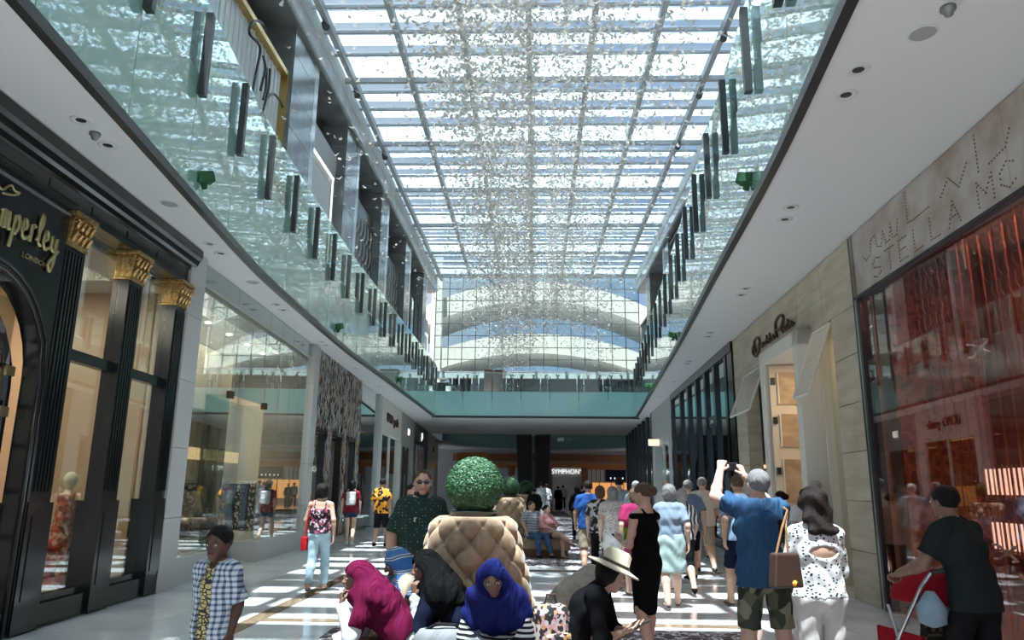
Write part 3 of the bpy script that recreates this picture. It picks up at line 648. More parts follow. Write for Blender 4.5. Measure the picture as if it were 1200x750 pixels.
def do_hair(c, m, kind='short', length=.2, vol=1.0, bald=0):
    Hp,R,hk=c['Hp'],c['R'],c['hk']; m=M[m]; root=c['root']; res=min(c['res'],.009)
    v=vol; base=ell(Hp(0,-.022,.04),np.array([.083*v,.098*v,.090*v])*hk,R)
    if kind=='short':
        f=cut(base,Hp(0,.058,.045),R@np.array([0,1,-.55])); f=cut(f,Hp(0,-.03,-.045),R@np.array([0,.35,-1]))
        mk('hair',infl(f,0,.0015,90),m,root,res)
    elif kind=='balding':
        f=cut(base,Hp(0,.0,.0),R@np.array([0,1,0])); f=cut(f,Hp(0,-.03,-.045),R@np.array([0,.35,-1])); f=cut(f,Hp(0,0,.055),R@np.array([0,.2,1])); mk('hair',f,m,root,res)
    elif kind=='bob':
        f=uni([ell(Hp(0,-.025,.035),np.array([.092*v,.105*v,.097*v])*hk,R),ell(Hp(0,-.05,-.03),np.array([.088*v,.075,.085])*hk,R)],.03)
        f=cut(f,Hp(0,.045,.05),R@np.array([0,1,-.45])); mk('hair',infl(f,0,.002,90),m,root,res)
    elif kind=='long':
        f=uni([ell(Hp(0,-.025,.035),np.array([.09*v,.105*v,.095*v])*hk,R)]+[econe(Hp(0,-.05,0),lerp(Hp(0,-.09,0),c['J']['nek'],1)+A3((0,0,-length*hk))-c['fwd']*.10*hk,.09*v*hk,.06*hk,.10*v*hk,.04*hk,c['side'])],.04)
        f=cut(f,Hp(0,.05,.05),R@np.array([0,1,-.4])) ; mk('hair',infl(f,0,.007,42),m,root,res)
    elif kind=='bun':
        f=cut(base,Hp(0,.058,.045),R@np.array([0,1,-.55])); f=cut(f,Hp(0,-.03,-.05),R@np.array([0,.35,-1])); f=uni([f,ell(Hp(0,-.115,.03),np.array([.055,.045,.05])*hk)],.01)
        mk('hair',infl(f,0,.002,90),m,root,res)
    elif kind=='pony':
        f=cut(base,Hp(0,.058,.045),R@np.array([0,1,-.55])); f=uni([f,cone(Hp(0,-.11,.03),Hp(0,-.13,-.16),.035*hk,.018*hk)],.02); mk('hair',infl(f,0,.002,90),m,root,res)
    elif kind=='hijab':
        J=c['J']; o=ell(Hp(0,-.018,.03),np.array([.097,.115,.108])*hk,R)
        dr=[o,econe(Hp(0,-.025,-.03),J['nek']+c['fwd']*.005,.088*hk,.092*hk,.10*hk,.105*hk,c['side']),
            econe(J['nek'],J['nek']-c['up']*.06,.105*hk,.105*hk,.13*hk,.12*hk,c['side'])]
        bo=infl(uni(c['T']+[c['arms'][s][0] for s in 'LR'],.03*c['k']),.03*c['k']); lim=ell(J['nek']-c['up']*.02,np.array([length,length,length])*hk)
        dp=lambda P: np.maximum(bo(P),lim(P)); dp.bb=lim.bb; dr.append(dp)
        dr.append(econe(Hp(0,-.03,-.06),J['nek']-c['up']*.13*hk,.085*hk,.09*hk,.185*hk,.12*hk,c['side'])); f=uni(dr,.09); f=sub(f,uni([ell(Hp(0,.135,-.012),np.array([.070,.105,.085])*hk,R),ell(Hp(0,.165,-.02),np.array([.19,.130,.095])*hk,R)],0)); mk('headscarf',infl(f,0,.007,34),m,root,res)
def do_shoes(c, m, kind='shoe', sole='rubber_white'):
    J=c['J']; k=c['k']
    for i,s in enumerate('LR'):
        fd=J['ft'+s]/np.linalg.norm(J['ft'+s]); a=J['an'+s]; sd=np.cross(fd,(0,0,1)); z=A3((0,0,1))
        lo=econe(a-fd*.045*k-z*.07*k,a+fd*.15*k-z*.07*k,.036*k,.014*k,.045*k,.014*k,sd)
        if kind=='shoe':
            f=uni([econe(a-fd*.04*k-z*.045*k,a+fd*.14*k-z*.055*k,.038*k,.042*k,.044*k,.026*k,sd),cone(a-z*.02*k,a+fd*.03*k-z*.03*k,.05*k,.045*k)],.02)
            o=mk('shoe',f,M[m],c['root'],.009)
        else:
            st=[cone(a+fd*(.09*k)-z*.062*k+sd*.045*k,a+fd*.09*k-z*.022*k,.007,.007),cone(a+fd*(.09*k)-z*.062*k-sd*.045*k,a+fd*.09*k-z*.022*k,.007,.007)]
            o=mk('sandal',uni([lo]+st,.004),M[m],c['root'],.009); continue
        mk('sole',lo,M[sole],o,.009)

# ---------------------------------------------------------------- shopfronts: helpers
def seg_grid(name, m, parent, x0,x1, y0,y1, z0,z1, ny, nz, g=.006, stagger=False):
    """slabs with recessed joints, each one a piece"""
    hz=(z1-z0)/nz; wy=(y1-y0)/ny
    for j in range(nz):
        off=wy*.5 if (stagger and j%2) else 0
        e=[y0]+[y0+off+wy*i for i in range(1 if not off else 0,ny+1) if y0<y0+off+wy*i<y1-.01]+[y1]
        for a,b in zip(e[:-1],e[1:]): box(name,m,parent,x0,x1,a+g,b-g,z0+j*hz+g,z0+(j+1)*hz-g)
def room(parent, sd, y0, y1, z1, depth, wall, floor_m, light=None, col=(1,.85,.68), ceil=None):
    """interior behind a shop window, local frame"""
    s=sd
    box('back_wall',M[wall],parent,s*depth,s*(depth+.1),y0,y1,0,z1); box('side_wall',M[wall],parent,s*.3,s*depth,y0-.05,y0,0,z1); box('side_wall',M[wall],parent,s*.3,s*depth,y1,y1+.05,0,z1)
    box('floor',M[floor_m],parent,s*.2,s*depth,y0,y1,.001,.02); box('ceiling',M[ceil or 'white_paint'],parent,s*.05,s*depth,y0,y1,z1,z1+.05)
    if light:
        l=bpy.data.lights.new('shop_lamp','AREA'); l.energy=light; l.color=col; l.shape='RECTANGLE'; l.size=depth*.6; l.size_y=(y1-y0)*.7
        o=bpy.data.objects.new('shop_lamp',l); link(o,parent); o.location=(s*depth*.5,(y0+y1)/2,z1-.05)
def mannequin(label, loc, rz, dress, legs=False, H_=1.75):
    r=empty('mannequin',label,'mannequin',loc,rz)
    k=H_/1.75; T=[econe((0,0,.93),(0,0,1.1),.15,.1,.125,.09),econe((0,0,1.1),(0,0,1.36),.125,.09,.16,.10),cone((0,0,1.42),(0,0,1.52),.05,.045),ell((0,.01,1.62),(.072,.09,.11)),cone((-.15,0,1.4),(-.2,.02,1.12),.04,.03),cone((-.2,.02,1.12),(-.2,.1,.9),.03,.02),cone((.15,0,1.4),(.2,.02,1.12),.04,.03),cone((.2,.02,1.12),(.2,.1,.9),.03,.02),cone((-.08,0,.9),(-.08,0,.05),.07,.03),cone((.08,0,.9),(.08,0,.05),.07,.03)]
    mk('figure',uni(T,.04),M['warm_white'],r,.02)
    d=cut(cut(uni([econe((0,0,1.1),(0,0,1.38),.14,.11,.175,.12),econe((0,0,1.1),(0,0,.25),.15,.12,.30,.24),cone((-.15,0,1.4),(-.2,.02,1.12),.075,.08),cone((.15,0,1.4),(.2,.02,1.12),.075,.08)],.05),(0,0,1.44),(0,0,1)),(0,0,.25),(0,0,-1))
    mk('dress',infl(d,0,.006,30),M[dress],r,.02); MB().lathe([(.2,0),(.2,.02),(.02,.03),(.02,.05)]).build('base',M['chrome'],r); return r
cells('red_print',[(0,(.30,.03,.02)),(.3,(.42,.07,.04)),(.6,(.55,.35,.25)),(.8,(.10,.01,.01))],18,out='Color')
cells('yellow_print',[(0,(.02,.02,.02)),(.45,(.65,.40,.05)),(.8,(.75,.25,.03))],9,out='Color')
cells('bw_print',[(0,(.02,.02,.02)),(.5,(.45,.43,.40)),(.8,(.15,.12,.1))],22,out='Color')
fabric('red_cloth',(.33,.015,.03)); fabric('navy_cloth',(.015,.02,.05)); fabric('teal_cloth',(.05,.14,.14)); fabric('grey_cloth',(.2,.2,.2))
# ================================================================ left: black classical front
t=LFR('classical_shopfront','black lacquered classical shopfront with gilded capitals and script sign','shopfront',0); t.location=(wl(0)-.30,0,0)
bk=M['black_lacquer']
box('plinth',bk,t,0,.30,8.0,11.6,.0,.26)
for k,y in enumerate((5.3,8.18,9.69,11.18)):
    p=box('pilaster',bk,t,.1,.32,y,y+.40,0,4.36)
    for j in range(5): box('flute',bk,p,.32,.335,y+.05+j*.065,y+.085+j*.065,1.5,4.3)
    box('pedestal',bk,p,0,.345,y-.03,y+.43,0,1.38); box('raised_panel',bk,p,.345,.355,y+.06,y+.34,.34,1.25)
    c=MB(); c.box(.1,.34,y-.01,y+.41,4.36,4.40); c.prism([(.1,4.4),(.33,4.4),(.38,4.72),(.1,4.72)],'y',y+.0,y+.40); c.box(.1,.42,y-.04,y+.44,4.72,4.78)
    cap=c.build('capital',M['gold_relief'],p,bevel=.01)
    for q in range(4):
        for r_ in range(2):
            yy=y+.05+q*.10; z=4.41+r_*.15
            MB().tube([(.33+.03*r_,yy,z),(.37+.03*r_,yy,z+.07),(.40+.02*r_,yy,z+.12),(.41+.02*r_,yy+.01,z+.09)],[.022,.028,.02,.012],6).build('acanthus_leaf',M['gold_relief'],cap,smooth=True)
    for q in (0,1):
        MB().tube([(.39+.03*math.cos(a*.9)*(1-a/9),y+.03+q*.34+.02*(q*2-1),4.66+.035*math.sin(a*.9)*(1-a/9)) for a in range(9)],.014,6).build('volute',M['gold_relief'],cap,smooth=True)
# entablature
en=MB().prism([(0,4.78),(.34,4.78),(.34,4.84),(.31,4.86),(.31,5.04),(.34,5.06),(.36,5.12),(.40,5.15),(.43,5.22),(.47,5.26),(.47,5.40),(0,5.40)],'y',2.6,11.66).build('cornice',bk,t)
for y in np.arange(5,11.2,.9): box('raised_panel',bk,en,.31,.32,y,y+.6,4.89,5.0)
for q,(a,b) in enumerate(((8.58,9.69),(10.09,11.18))):
    for z0,z1 in ((.28,3.06),(3.22,4.78)): box('window_pane',M['shop_glass'],t,.17,.185,a,b,z0,z1)
    box('transom',bk,t,.12,.24,a,b,3.06,3.20); box('frame',bk,t,.12,.24,a,b,.22,.34)
box('frame',bk,t,.1,.25,11.58,11.66,0,4.8)
for k in range(4): box('moulding',M['grey_steel'] if k==2 else bk,t,.1,.30-.03*k,11.58+.07*k,11.65+.07*k,0,5.40)
box('panel',bk,t,.0,.1,11.58,11.86,0,5.4)
# arched entrance
cy,cz,R=7.02,2.72,1.05; arcp=[(cy+R*math.cos(a),cz+R*math.sin(a)) for a in np.linspace(0,math.pi,17)]
poly=[(5.7,0),(cy-R,0)]+arcp[::-1]+[(cy+R,0),(8.18,0),(8.18,4.78),(5.7,4.78)]
MB().prism(poly,'x',.10,.31).build('arch_panel',bk,t)
for rr,xx,w in ((1.07,.30,.03),(1.14,.31,.02)):
    MB().tube([(xx,cy+rr,0)]+[(xx,cy+rr*math.cos(a),cz+rr*math.sin(a)) for a in np.linspace(0,math.pi,17)]+[(xx,cy-rr,0)],w,8).build('archivolt',bk,t,smooth=True)
box('sign_moulding',M['grey_steel'],t,.31,.33,5.7,8.18,4.70,4.73)
dr_=MB(); dr_.tube([(.0,cy+.95,0)]+[(.0,cy+.95*math.cos(a),cz-.1+.95*math.sin(a)) for a in np.linspace(0,math.pi,15)]+[(.0,cy-.95,0)],.055,6)
door=dr_.build('door_frame',bk,t)
for dy in (-.42,0,.42): box('glazing_bar',bk,door,-.03,.03,cy+dy-.03,cy+dy+.03,0,2.6+math.sqrt(.95**2-dy*dy))
for z in (.5,1.0,1.5,2.0,2.45,2.85): box('glazing_bar',bk,door,-.03,.03,cy-.93,cy+.93,z-.025,z+.025)
for z in (.35,1.35,2.3,2.75): box('hinge',M['gold_text'],door,.03,.06,cy+.85,cy+.99,z,z+.11)
box('door_pane',M['shop_glass'],t,-.005,.005,cy-.93,cy+.93,.02,3.6)
# sign: script letters in hand-made strokes
SG=lambda pts,u0: [(.34,6.66+(u0+u)*.165,4.16+.24*v) for u,v in pts]
glyph={'T':[[(-.6,1.0),(-.1,1.35),(.5,1.2),(1.3,1.45)],[(.5,1.25),(.3,.3),(-.2,0)]],
'e':[[(0,.35),(.5,.5),(.45,.8),(.2,.8),(.1,.3),(.35,0),(.85,.2)]],
'm':[[(0,.75),(.15,.6),(.05,0)],[(.1,.4),(.4,.8),(.45,0)],[(.45,.4),(.75,.8),(.8,.1),(1.0,.1)]],
'p':[[(.2,.8),(.1,0),(-.05,-.7)],[(.15,.5),(.5,.85),(.65,.4),(.35,.0),(.12,.2)]],
'r':[[(.1,.8),(.12,.3),(.05,0)],[(.1,.5),(.3,.8),(.5,.75)]],
'l':[[(0,.2),(.4,1.0),(.35,1.5),(.2,1.2),(.2,.2),(.5,.05)]],
'y':[[(.1,.8),(.15,.2),(.45,.15),(.65,.75)],[(.65,.75),(.55,-.3),(.3,-.9),(.05,-.6),(.45,-.2),(.9,.2)]]}
u=0
sg=empty('script_sign','gold script shop name with small capitals beneath over the arched door','sign',t.location,RL); 
for ch,w in zip('Temperley',(.95,.95,1.15,.9,.9,.75,.65,.9,1)):
    for st in glyph[ch]: stroke(SG(st,u),.021,M['gold_text'],sg)
    u+=w
text('small_lettering','LONDON',.085,M['gold_text'],sg,(.32,7.65,3.97),(math.pi/2,0,math.pi/2),.004,sx=1.2)
stroke([(.34,6.7+.12*a*.5,4.58+.05*math.sin(a*1.3)) for a in range(8)]+[(.34,7.2,4.60),(.34,7.1,4.54),(.34,6.95,4.50)],.012,M['gold_text'],sg,'flourish')
it=t
room(it,-1,5.3,11.8,4.7,2.6,'beige_wall','brown_wall',300)
box('partition',M['warm_white'],it,-1.9,-1.8,11.2,11.75,0,3.6); box('doorway',M['brown_wall'],it,-2.6,-2.55,9.6,10.6,0,2.3); box('counter',M['orange_wall'],it,-1.9,-1.3,9.3,9.8,.02,.8)
tx=wl(10.2); mannequin('headless-pale mannequin in a red patterned dress behind the first tall window',(tx-.72,10.2,.02),-1.2,'red_print',H_=1.75)
text('window_lettering','LIBERTY',.07,M['white_paint'],it,(-2.5,11.0,2.0),(math.pi/2,0,math.pi/2),.003)
# ================================================================ left: pale glazed boutique
t=LFR('glazed_shopfront','tall frameless glass shopfront in a pale stone surround with low white plinth','shopfront',0); t.location=(wl(0),0,0)
for (a,b) in ((11.55,12.15),(19.95,20.45)):
    for j in range(5): box('stone_panel',M['light_grey'],t,-.4,.06,a,b,j*1.08+.004,(j+1)*1.08-.004)
box('plinth',M['light_grey'],t,-.35,.02,12.15,14.1,0,.42); box('plinth',M['light_grey'],t,-.35,.02,16.2,19.95,0,.42)
box('plinth_return',M['light_grey'],t,-.6,-.35,13.9,14.1,0,.42); box('plinth_return',M['light_grey'],t,-.6,-.35,16.2,16.4,0,.42)
e=[12.15,14.1,16.2,17.2,18.1,19.0,19.95]
for i,(a,b) in enumerate(zip(e[:-1],e[1:])):
    z0=.42 if i!=1 else 3.3
    box('glass_panel',M['shop_glass'],t,-.06,-.045,a+.006,b-.006,z0,5.40)
for y in (14.1,16.2): box('glass_return',M['shop_glass'],t,-.5,-.06,y-.008,y+.008,.42,3.3); box('patch_fitting',M['bronze'],t,-.1,0,y-.08,y+.08,3.22,3.36)
box('glass_panel',M['shop_glass'],t,-.52,-.5,14.1,16.2,.02,3.3)
it=t
room(it,-1,11.9,20.2,5.0,2.8,'warm_white','light_grey',200)
box('bulkhead',M['warm_white'],it,-2.7,-2.2,12.2,20.1,3.4,5.0); box('pillar',M['cream_paint'],it,-2.3,-1.9,19.2,19.7,0,5.0)
box('light_strip',M['led_warm'],it,-1.84,-1.80,16.5,17.4,2.15,2.42); box('light_strip',M['led_warm'],it,-1.84,-1.80,17.6,19.9,2.15,2.42)
for i in range(6): 
    o=MB().lathe([(.07,0),(.07,.02)],(0,0,0),12).build('downlight',M['led_white'],it); o.location=(-1.1,12.8+i*1.25,4.96)
def rail(label, x, y, cloths, rz=0, ln=1.4):
    r=empty('clothes_rail',label,'clothes rail',(wl(y)+x,y,.02),RL+rz)
    MB().tube([(0,0,0),(0,0,1.65),(0,ln,1.65),(0,ln,0)],.015,6).build('frame',M['steel'],r)
    for i,c in enumerate(cloths):
        yy=.12+i*(ln-.2)/len(cloths)
        d=empty('hanging_garment','%s garment, %s on the rail %s'%(dict(bw_print='black and cream printed',black_cloth='plain black',navy_cloth='plain navy',red_cloth='plain red',grey_cloth='plain grey',teal_cloth='plain teal')[c],['first','second','third','fourth','fifth','sixth','seventh'][i],label.split(' ',7)[-1]),'garment',(0,0,0)); d.location=(wl(y)+x,y,.02); d.rotation_euler=(0,0,RL+rz)
        d['group']='garments on the shop rails'
        MB().prism([(yy-.02,1.6),(yy+.02,1.6),(yy+.05,1.2),(yy+.07,.5),(yy-.07,.5),(yy-.05,1.2)],'x',-.2,.2).build('cloth',M[c],d); MB().tube([(0,yy,1.6),(0,yy,1.66)],.008,5).build('hook',M['steel'],d)
rail('chrome rail of dark and patterned garments nearest the pale stone pillar',-.85,14.25,['bw_print','black_cloth','bw_print','navy_cloth','bw_print'])
rail('chrome rail of red and black dresses beside the entrance',-1.95,18.3,['grey_cloth','red_cloth','red_cloth','black_cloth','bw_print','black_cloth','bw_print'],rz=-math.pi/2)
rail('chrome rail of printed and grey garments beyond the entrance',-.65,18.0,['bw_print','grey_cloth','bw_print','teal_cloth'])
mannequin('mannequin in yellow flower print behind the frameless glass',(wl(16.4)-.95,16.4,.02),-1.3,'yellow_print')
r=empty('display_table','dark slim display table near the far end of the glass shopfront','table',(wl(19.4)-2.4+1.85,19.5,.02),RL)
box('top',M['black_metal'],r,-.25,.25,-.0,.40,.92,.96)
for a in (-.23,.21):
    for b in (.02,.36): box('leg',M['black_metal'],r,a,a+.02,b,b+.02,0,.92)
# ================================================================ left: shimmering shard front
t=LFR('shard_shopfront','shopfront covered in shimmering silver and copper shards over dark openings','shopfront',0); t.location=(wl(0),0,0)
box('backing',M['black_metal'],t,-.3,-.1,20.45,27.5,3.1,5.35)
for a,b in ((20.45,20.85),(22.3,22.9),(24.6,25.1),(26.9,27.5)): box('jamb',M['black_metal'],t,-.3,-.1,a,b,0,3.1)
cols=[mat('shard_silver',(.60,.61,.58),.35,metal=.3),mat('shard_copper',(.50,.22,.10),.35,metal=.3),mat('shard_gold',(.60,.45,.20),.35,metal=.3),mat('shard_dark',(.05,.05,.05),.3,metal=.6),mat('shard_pale',(.55,.56,.53),.4,metal=.3)]
mb=MB()
for q in range(3600):
    y=20.45+7.05*RNG.random(); z=3.1+2.25*RNG.random()
    if q>2500:
        j=[(20.45,20.85),(22.3,22.9),(24.6,25.1),(26.9,27.5)][q%4]; y=j[0]+(j[1]-j[0])*RNG.random(); z=3.2*RNG.random()
    lo=.2+.25*RNG.random(); wd=.02+.03*RNG.random(); tl=RNG.normal()*.08; x=-.08+.06*RNG.random()
    frac=(y-20.45)/7; pr=RNG.random(); mb.cur=int(RNG.choice(5,p=[.30,.14,.10,.28,.18] if z<4.6+frac else [.35,.05,.08,.22,.30]))
    mb.add([(x,y-wd,z),(x+.015,y+tl*.5,z+lo*.5),(x,y+wd+tl,z+lo),(x-.0,y-wd*.3+tl,z+lo)],[(0,1,2,3)])
o=mb.build('shards',cols,t); o['kind']='stuff'
box('window_pane',M['shop_glass'],t,-.06,-.045,27.5,31.2,.1,5.35); box('end_pier',M['light_grey'],t,-.3,.05,31.2,31.9,0,5.42)
for a,b in ((20.85,22.3),(25.1,26.9)): box('window_pane',M['shop_glass'],t,-.2,-.19,a,b,.1,3.1)
box('curtain',M['teal_cloth'],t,-1.5,-1.4,27.5,31.0,0,5.2)  # teal sheet added behind the pane for its blue-green reflections
it=t
room(it,-1,20.5,27.4,3.2,2.6,'grey_panel','marble_brown',25,ceil='dark_void'); box('glowing_panel',M['orange_light'],it,-1.6,-1.55,21.0,22.6,1.5,2.1)
# ================================================================ left: the row beyond
def simple_shop(y0,y1,fac,label,zo=3.9,wall='beige_wall',lamp=25,sign=None,sign_m='bronze',side=-1,frame=None,nw=1,ssz=.5,gl='shop_glass'):
    F_=LFR if side<0 else RFR; t=F_('shopfront',label,'shopfront',0); t.location=((wl if side<0 else wr)(0),0,0); s=side; i=-s
    box('fascia',M[fac],t,s*.25,i*.02,y0,y1,zo,H-.02); box('pier',M[fac],t,s*.25,i*.03,y0,y0+.45,0,zo); box('pier',M[fac],t,s*.25,i*.03,y1-.45,y1,0,zo)
    w=(y1-y0-.9)/nw
    for k in range(nw):
        a=y0+.45+k*w; box('window_pane',M[gl],t,s*.12,s*.10,a+.03,a+w-.03,.12,zo); box('mullion',M[frame or 'black_metal'],t,s*.16,s*.04,a-.04,a+.04,0,zo)
    box('threshold',M['black_metal'],t,s*.2,0,y0,y1,0,.12)
    box('back_wall',M[wall],t,s*2.2,s*2.3,y0,y1,0,H); box('ceiling',M['grey_panel'],t,s*.25,s*2.2,y0,y1,zo+.1,zo+.15)
    box('display_shelf',M['brown_wall'],t,s*1.9,s*2.2,y0+.8,y1-.8,1.2,1.26); box('display_shelf',M['brown_wall'],t,s*1.9,s*2.2,y0+.8,y1-.8,2.0,2.06)
    box('ceiling_lamp',M['led_warm'],t,s*1.0,s*1.2,y0+1,y1-1,zo+.05,zo+.09)
    if sign: text('lettering',sign,ssz,M[sign_m],t,(i*.05,(y0+y1)/2,(zo+H)/2-ssz*.35),(math.pi/2,0,math.pi/2 if side<0 else -math.pi/2),.02)
    return t
simple_shop(31.9,38.6,'warm_white','cream shopfront with dark bronze lettering beyond the shard front',3.9,sign='UOMO  gentile',nw=2,ssz=.6,frame='warm_white')
simple_shop(38.6,44.5,'grey_panel','dark grey stone shopfront with pale square sign on the left',3.7,'brown_wall',sign='LIU',sign_m='letter_light',nw=3,ssz=.5)
simple_shop(44.5,53.0,'black_metal','black framed shopfront with small white letters under the bridge',4.2,'brown_wall',sign='JO',sign_m='letter_light',nw=5,ssz=.6,frame='grey_steel')
simple_shop(53.0,62,'cream_paint','beige shopfront just beyond the bridge on the left',3.4,sign='Rêve',nw=2,ssz=.6,frame='cream_paint')
# ================================================================ right: travertine-banded shop with bead strands
t=RFR('bead_curtain_shopfront','wide shopfront of rose-tinted glass under a travertine band with dotted lettering','shopfront',0); t.location=(wr(0),0,0)
e=[-1.5,.6,2.7,4.8,6.9,9.0,11.02]
for a,b in zip(e[:-1],e[1:]): box('stone_slab',M['travertine_rose'],t,-.03,.15,a+.003,b-.003,4.45,5.40)
box('head_trim',M['black_metal'],t,-.035,.1,-1.5,11.02,4.40,4.45)
for y in (-1.4,2.0,4.9,7.95): 
    b=7.95 if y==4.9 else (4.9 if y==2.0 else (2.0 if y<0 else 10.85)); box('glass_panel',M['rose_glass'],t,0,.015,y+.004,b-.004,.03,4.40)
for y in (4.9,7.95):
    for z in (1.0,3.1):
        sp=MB().box(.02,.08,y-.03,y+.03,z-.03,z+.03).build('spider_fitting',M['steel'],t)
        for a in (-1,1):
            for b in (-1,1): MB().tube([(.05,y,z),(.05,y+a*.16,z+b*.07),(.0,y+a*.17,z+b*.07)],.014,6).build('arm',M['steel'],sp)
for a,b,m_ in ((10.85,10.93,'black_metal'),(10.93,10.98,'steel'),(10.98,11.04,'black_metal')): box('frame',M[m_],t,-.03,.14,a,b,0,5.40)
# dotted lettering: drilled dots on the stone band
def dots(pts_list, y_of, z_of, step=.045):
    mb=MB()
    for pts in pts_list:
        for (a,b),(c,d) in zip(pts[:-1],pts[1:]):
            n=max(1,int(math.hypot((c-a),(d-b))/step))
            for k in range(n+1):
                u=a+(c-a)*k/n; v=b+(d-b)*k/n; y=y_of(u); z=z_of(v); r=.008
                mb.box(-.038,-.028,y-r,y+r,z-r,z+r)
    return mb.build('dotted_lettering',M['brown_wall'],t)
F5={'S':[[(.3,.45),(.15,.5),(0,.4),(.05,.28),(.28,.2),(.3,.08),(.15,0),(0,.06)]],'T':[[(0,.5),(.32,.5)],[(.16,.5),(.16,0)]],'E':[[(.28,.5),(0,.5),(0,0),(.28,0)],[(0,.26),(.22,.26)]],'L':[[(0,.5),(0,0),(.26,0)]],'A':[[(0,0),(.16,.5),(.32,0)],[(.06,.18),(.26,.18)]],'M':[[(0,0),(0,.5),(.18,.2),(.36,.5),(.36,0)]],'C':[[(.3,.42),(.16,.5),(0,.36),(0,.14),(.16,0),(.3,.08)]],'R':[[(0,0),(0,.5),(.22,.48),(.28,.36),(.2,.26),(0,.24)],[(.14,.25),(.3,0)]],'N':[[(0,0),(0,.5),(.3,0),(.3,.5)]],'Y':[[(0,.5),(.16,.25),(.32,.5)],[(.16,.25),(.16,0)]],' ':[]}
u=0; lst=[]
for ch in 'STELLA McCARTNEY'.upper():
    for st in F5[ch]: lst.append([(a*.75+u,b*.55) for a,b in st])
    u+=.40 if ch!=' ' else .2
dots(lst, lambda u:10.2-u*1.05, lambda v:4.52+v)
AR=[[(.0,.1),(.1,0),(.25,.05),(.3,.3),(.45,.35),(.5,.1),(.62,.05),(.72,.3),(.78,.05),(.9,.05),(.96,.32)],[(.96,.32),(1.0,.05),(1.12,.05),(1.18,.3)],[(1.45,.65),(1.45,.1),(1.6,.08),(2.0,.1)],[(2.3,.1),(2.5,.3),(2.7,.05),(2.9,.3)],[(3.1,.6),(3.1,.05)],[(3.3,.05),(3.6,.1),(3.7,.3)]]
dots([[(a,b*.75) for a,b in st] for st in AR], lambda u:10.5-u, lambda v:4.86+v)
it=t
box('bead_wall',M['bead_curtain'],it,1.6,1.65,-1.5,10.8,0,4.9); box('bead_wall',M['bead_curtain'],it,.35,1.6,10.75,10.82,0,4.9); box('floor',M['orange_wall'],it,.2,1.6,-1.5,10.8,.001,.02); box('ceiling',M['brown_wall'],it,.15,1.6,-1.5,10.8,4.8,4.9)
cb=M['bead_curtain']
for i in range(60):
    y=3+i*.13; box('bead_strand',M['bead_curtain'],it,.75+.08*(i%2),.765+.08*(i%2),y,y+.018,0,4.8)
for z in (.97,1.57):
    b=box('light_box',M['led_shelf'],it,.50,.58,6.3,9.05,z,z+.29)
    for i in range(30): box('bead_strand',M['bead_curtain'],it,.46,.475,6.3+i*.092,6.3+i*.092+.010+.010*(i%3),z-.04,z+.33)
box('shelf',M['brown_wall'],it,.5,.8,6.2,9.1,.90,.94); box('shelf',M['brown_wall'],it,.5,.8,6.2,9.1,1.50,1.54)
l=bpy.data.lights.new('shop_lamp','AREA'); l.energy=95; l.color=(1,.6,.45); l.size=1; l.size_y=6; l.shape='RECTANGLE'; o=bpy.data.objects.new('shop_lamp',l); link(o,it); o.location=(.8,6.5,4.7)
# ================================================================ right: travertine facade with portal
t=RFR('travertine_facade','travertine shop facade with cream portal and two propped lattice shutters','shopfront',0); t.location=(wr(0),0,0)
tv=M['travertine']; td=M['travertine_dark']
seg_grid('stone_slab',tv,t,-.02,.3,11.06,19.2,4.35,5.40,6,1)
seg_grid('stone_slab',tv,t,-.02,.3,11.06,12.05,0,4.35,1,6); seg_grid('stone_slab',tv,t,-.02,.3,18.1,19.2,0,4.35,1,6); seg_grid('stone_slab',tv,t,-.02,.3,15.7,16.1,0,4.35,1,6)
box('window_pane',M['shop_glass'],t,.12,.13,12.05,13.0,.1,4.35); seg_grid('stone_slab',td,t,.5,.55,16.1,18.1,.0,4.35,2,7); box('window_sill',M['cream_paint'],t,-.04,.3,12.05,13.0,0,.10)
box('jamb',M['cream_paint'],t,0,.14,12.72,12.80,0,4.35); box('jamb',M['cream_paint'],t,0,.3,16.1,16.2,0,4.35)
po=MB(); po.box(-.30,.3,13.0,13.28,0,4.40); po.box(-.30,.3,15.3,15.6,0,4.40); po.box(-.30,.3,13.0,15.6,4.12,4.40)
po.build('portal',M['warm_white'],t,bevel=.01)
box('portal_lining',M['warm_white'],t,.3,1.5,13.2,13.25,0,4.3); box('portal_lining',M['warm_white'],t,.3,1.5,15.3,15.35,0,4.3)
d=box('door',M['cream_paint'],t,-.22,1.15,15.20,15.25,0,4.1)
for z0,z1 in ((.25,1.1),(1.35,2.2),(2.45,3.1),(3.3,3.95)):
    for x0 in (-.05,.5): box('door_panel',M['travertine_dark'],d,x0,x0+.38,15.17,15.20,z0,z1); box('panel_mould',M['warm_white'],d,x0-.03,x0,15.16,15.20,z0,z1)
for z in (.6,1.9,2.9,3.7): box('hinge',M['black_metal'],d,-.20,-.12,15.15,15.20,z,z+.14)
l=bpy.data.lights.new('portal_lamp','AREA'); l.energy=25; l.color=(1,.72,.45); l.size=.5; o=bpy.data.objects.new('portal_lamp',l); link(o,t); o.location=(.5,14.2,4.05)
def shutter(y0,y1,z1,z0,out,nm):
    g=MB(); n=7
    fr=M['warm_white']; s_=empty('lattice_shutter',None,None); s_.parent=t
    P=lambda y,v:(-.03-out*v, y, z1+(z0-z1)*v)
    for a,b in (((y0,0),(y1,0)),((y0,1),(y1,1)),((y0,0),(y0,1)),((y1,0),(y1,1))): g.tube([P(*a),P(*b)],.028,4)
    g.build('frame',fr,s_)
    for k in range(1,14): MB().tube([P(y0,k/14),P(y1,k/14)],.009,4).build('slat',fr,s_)
    for k in range(1,12): MB().tube([P(y0+(y1-y0)*k/12,0),P(y0+(y1-y0)*k/12,1)],.007,4).build('slat',fr,s_)
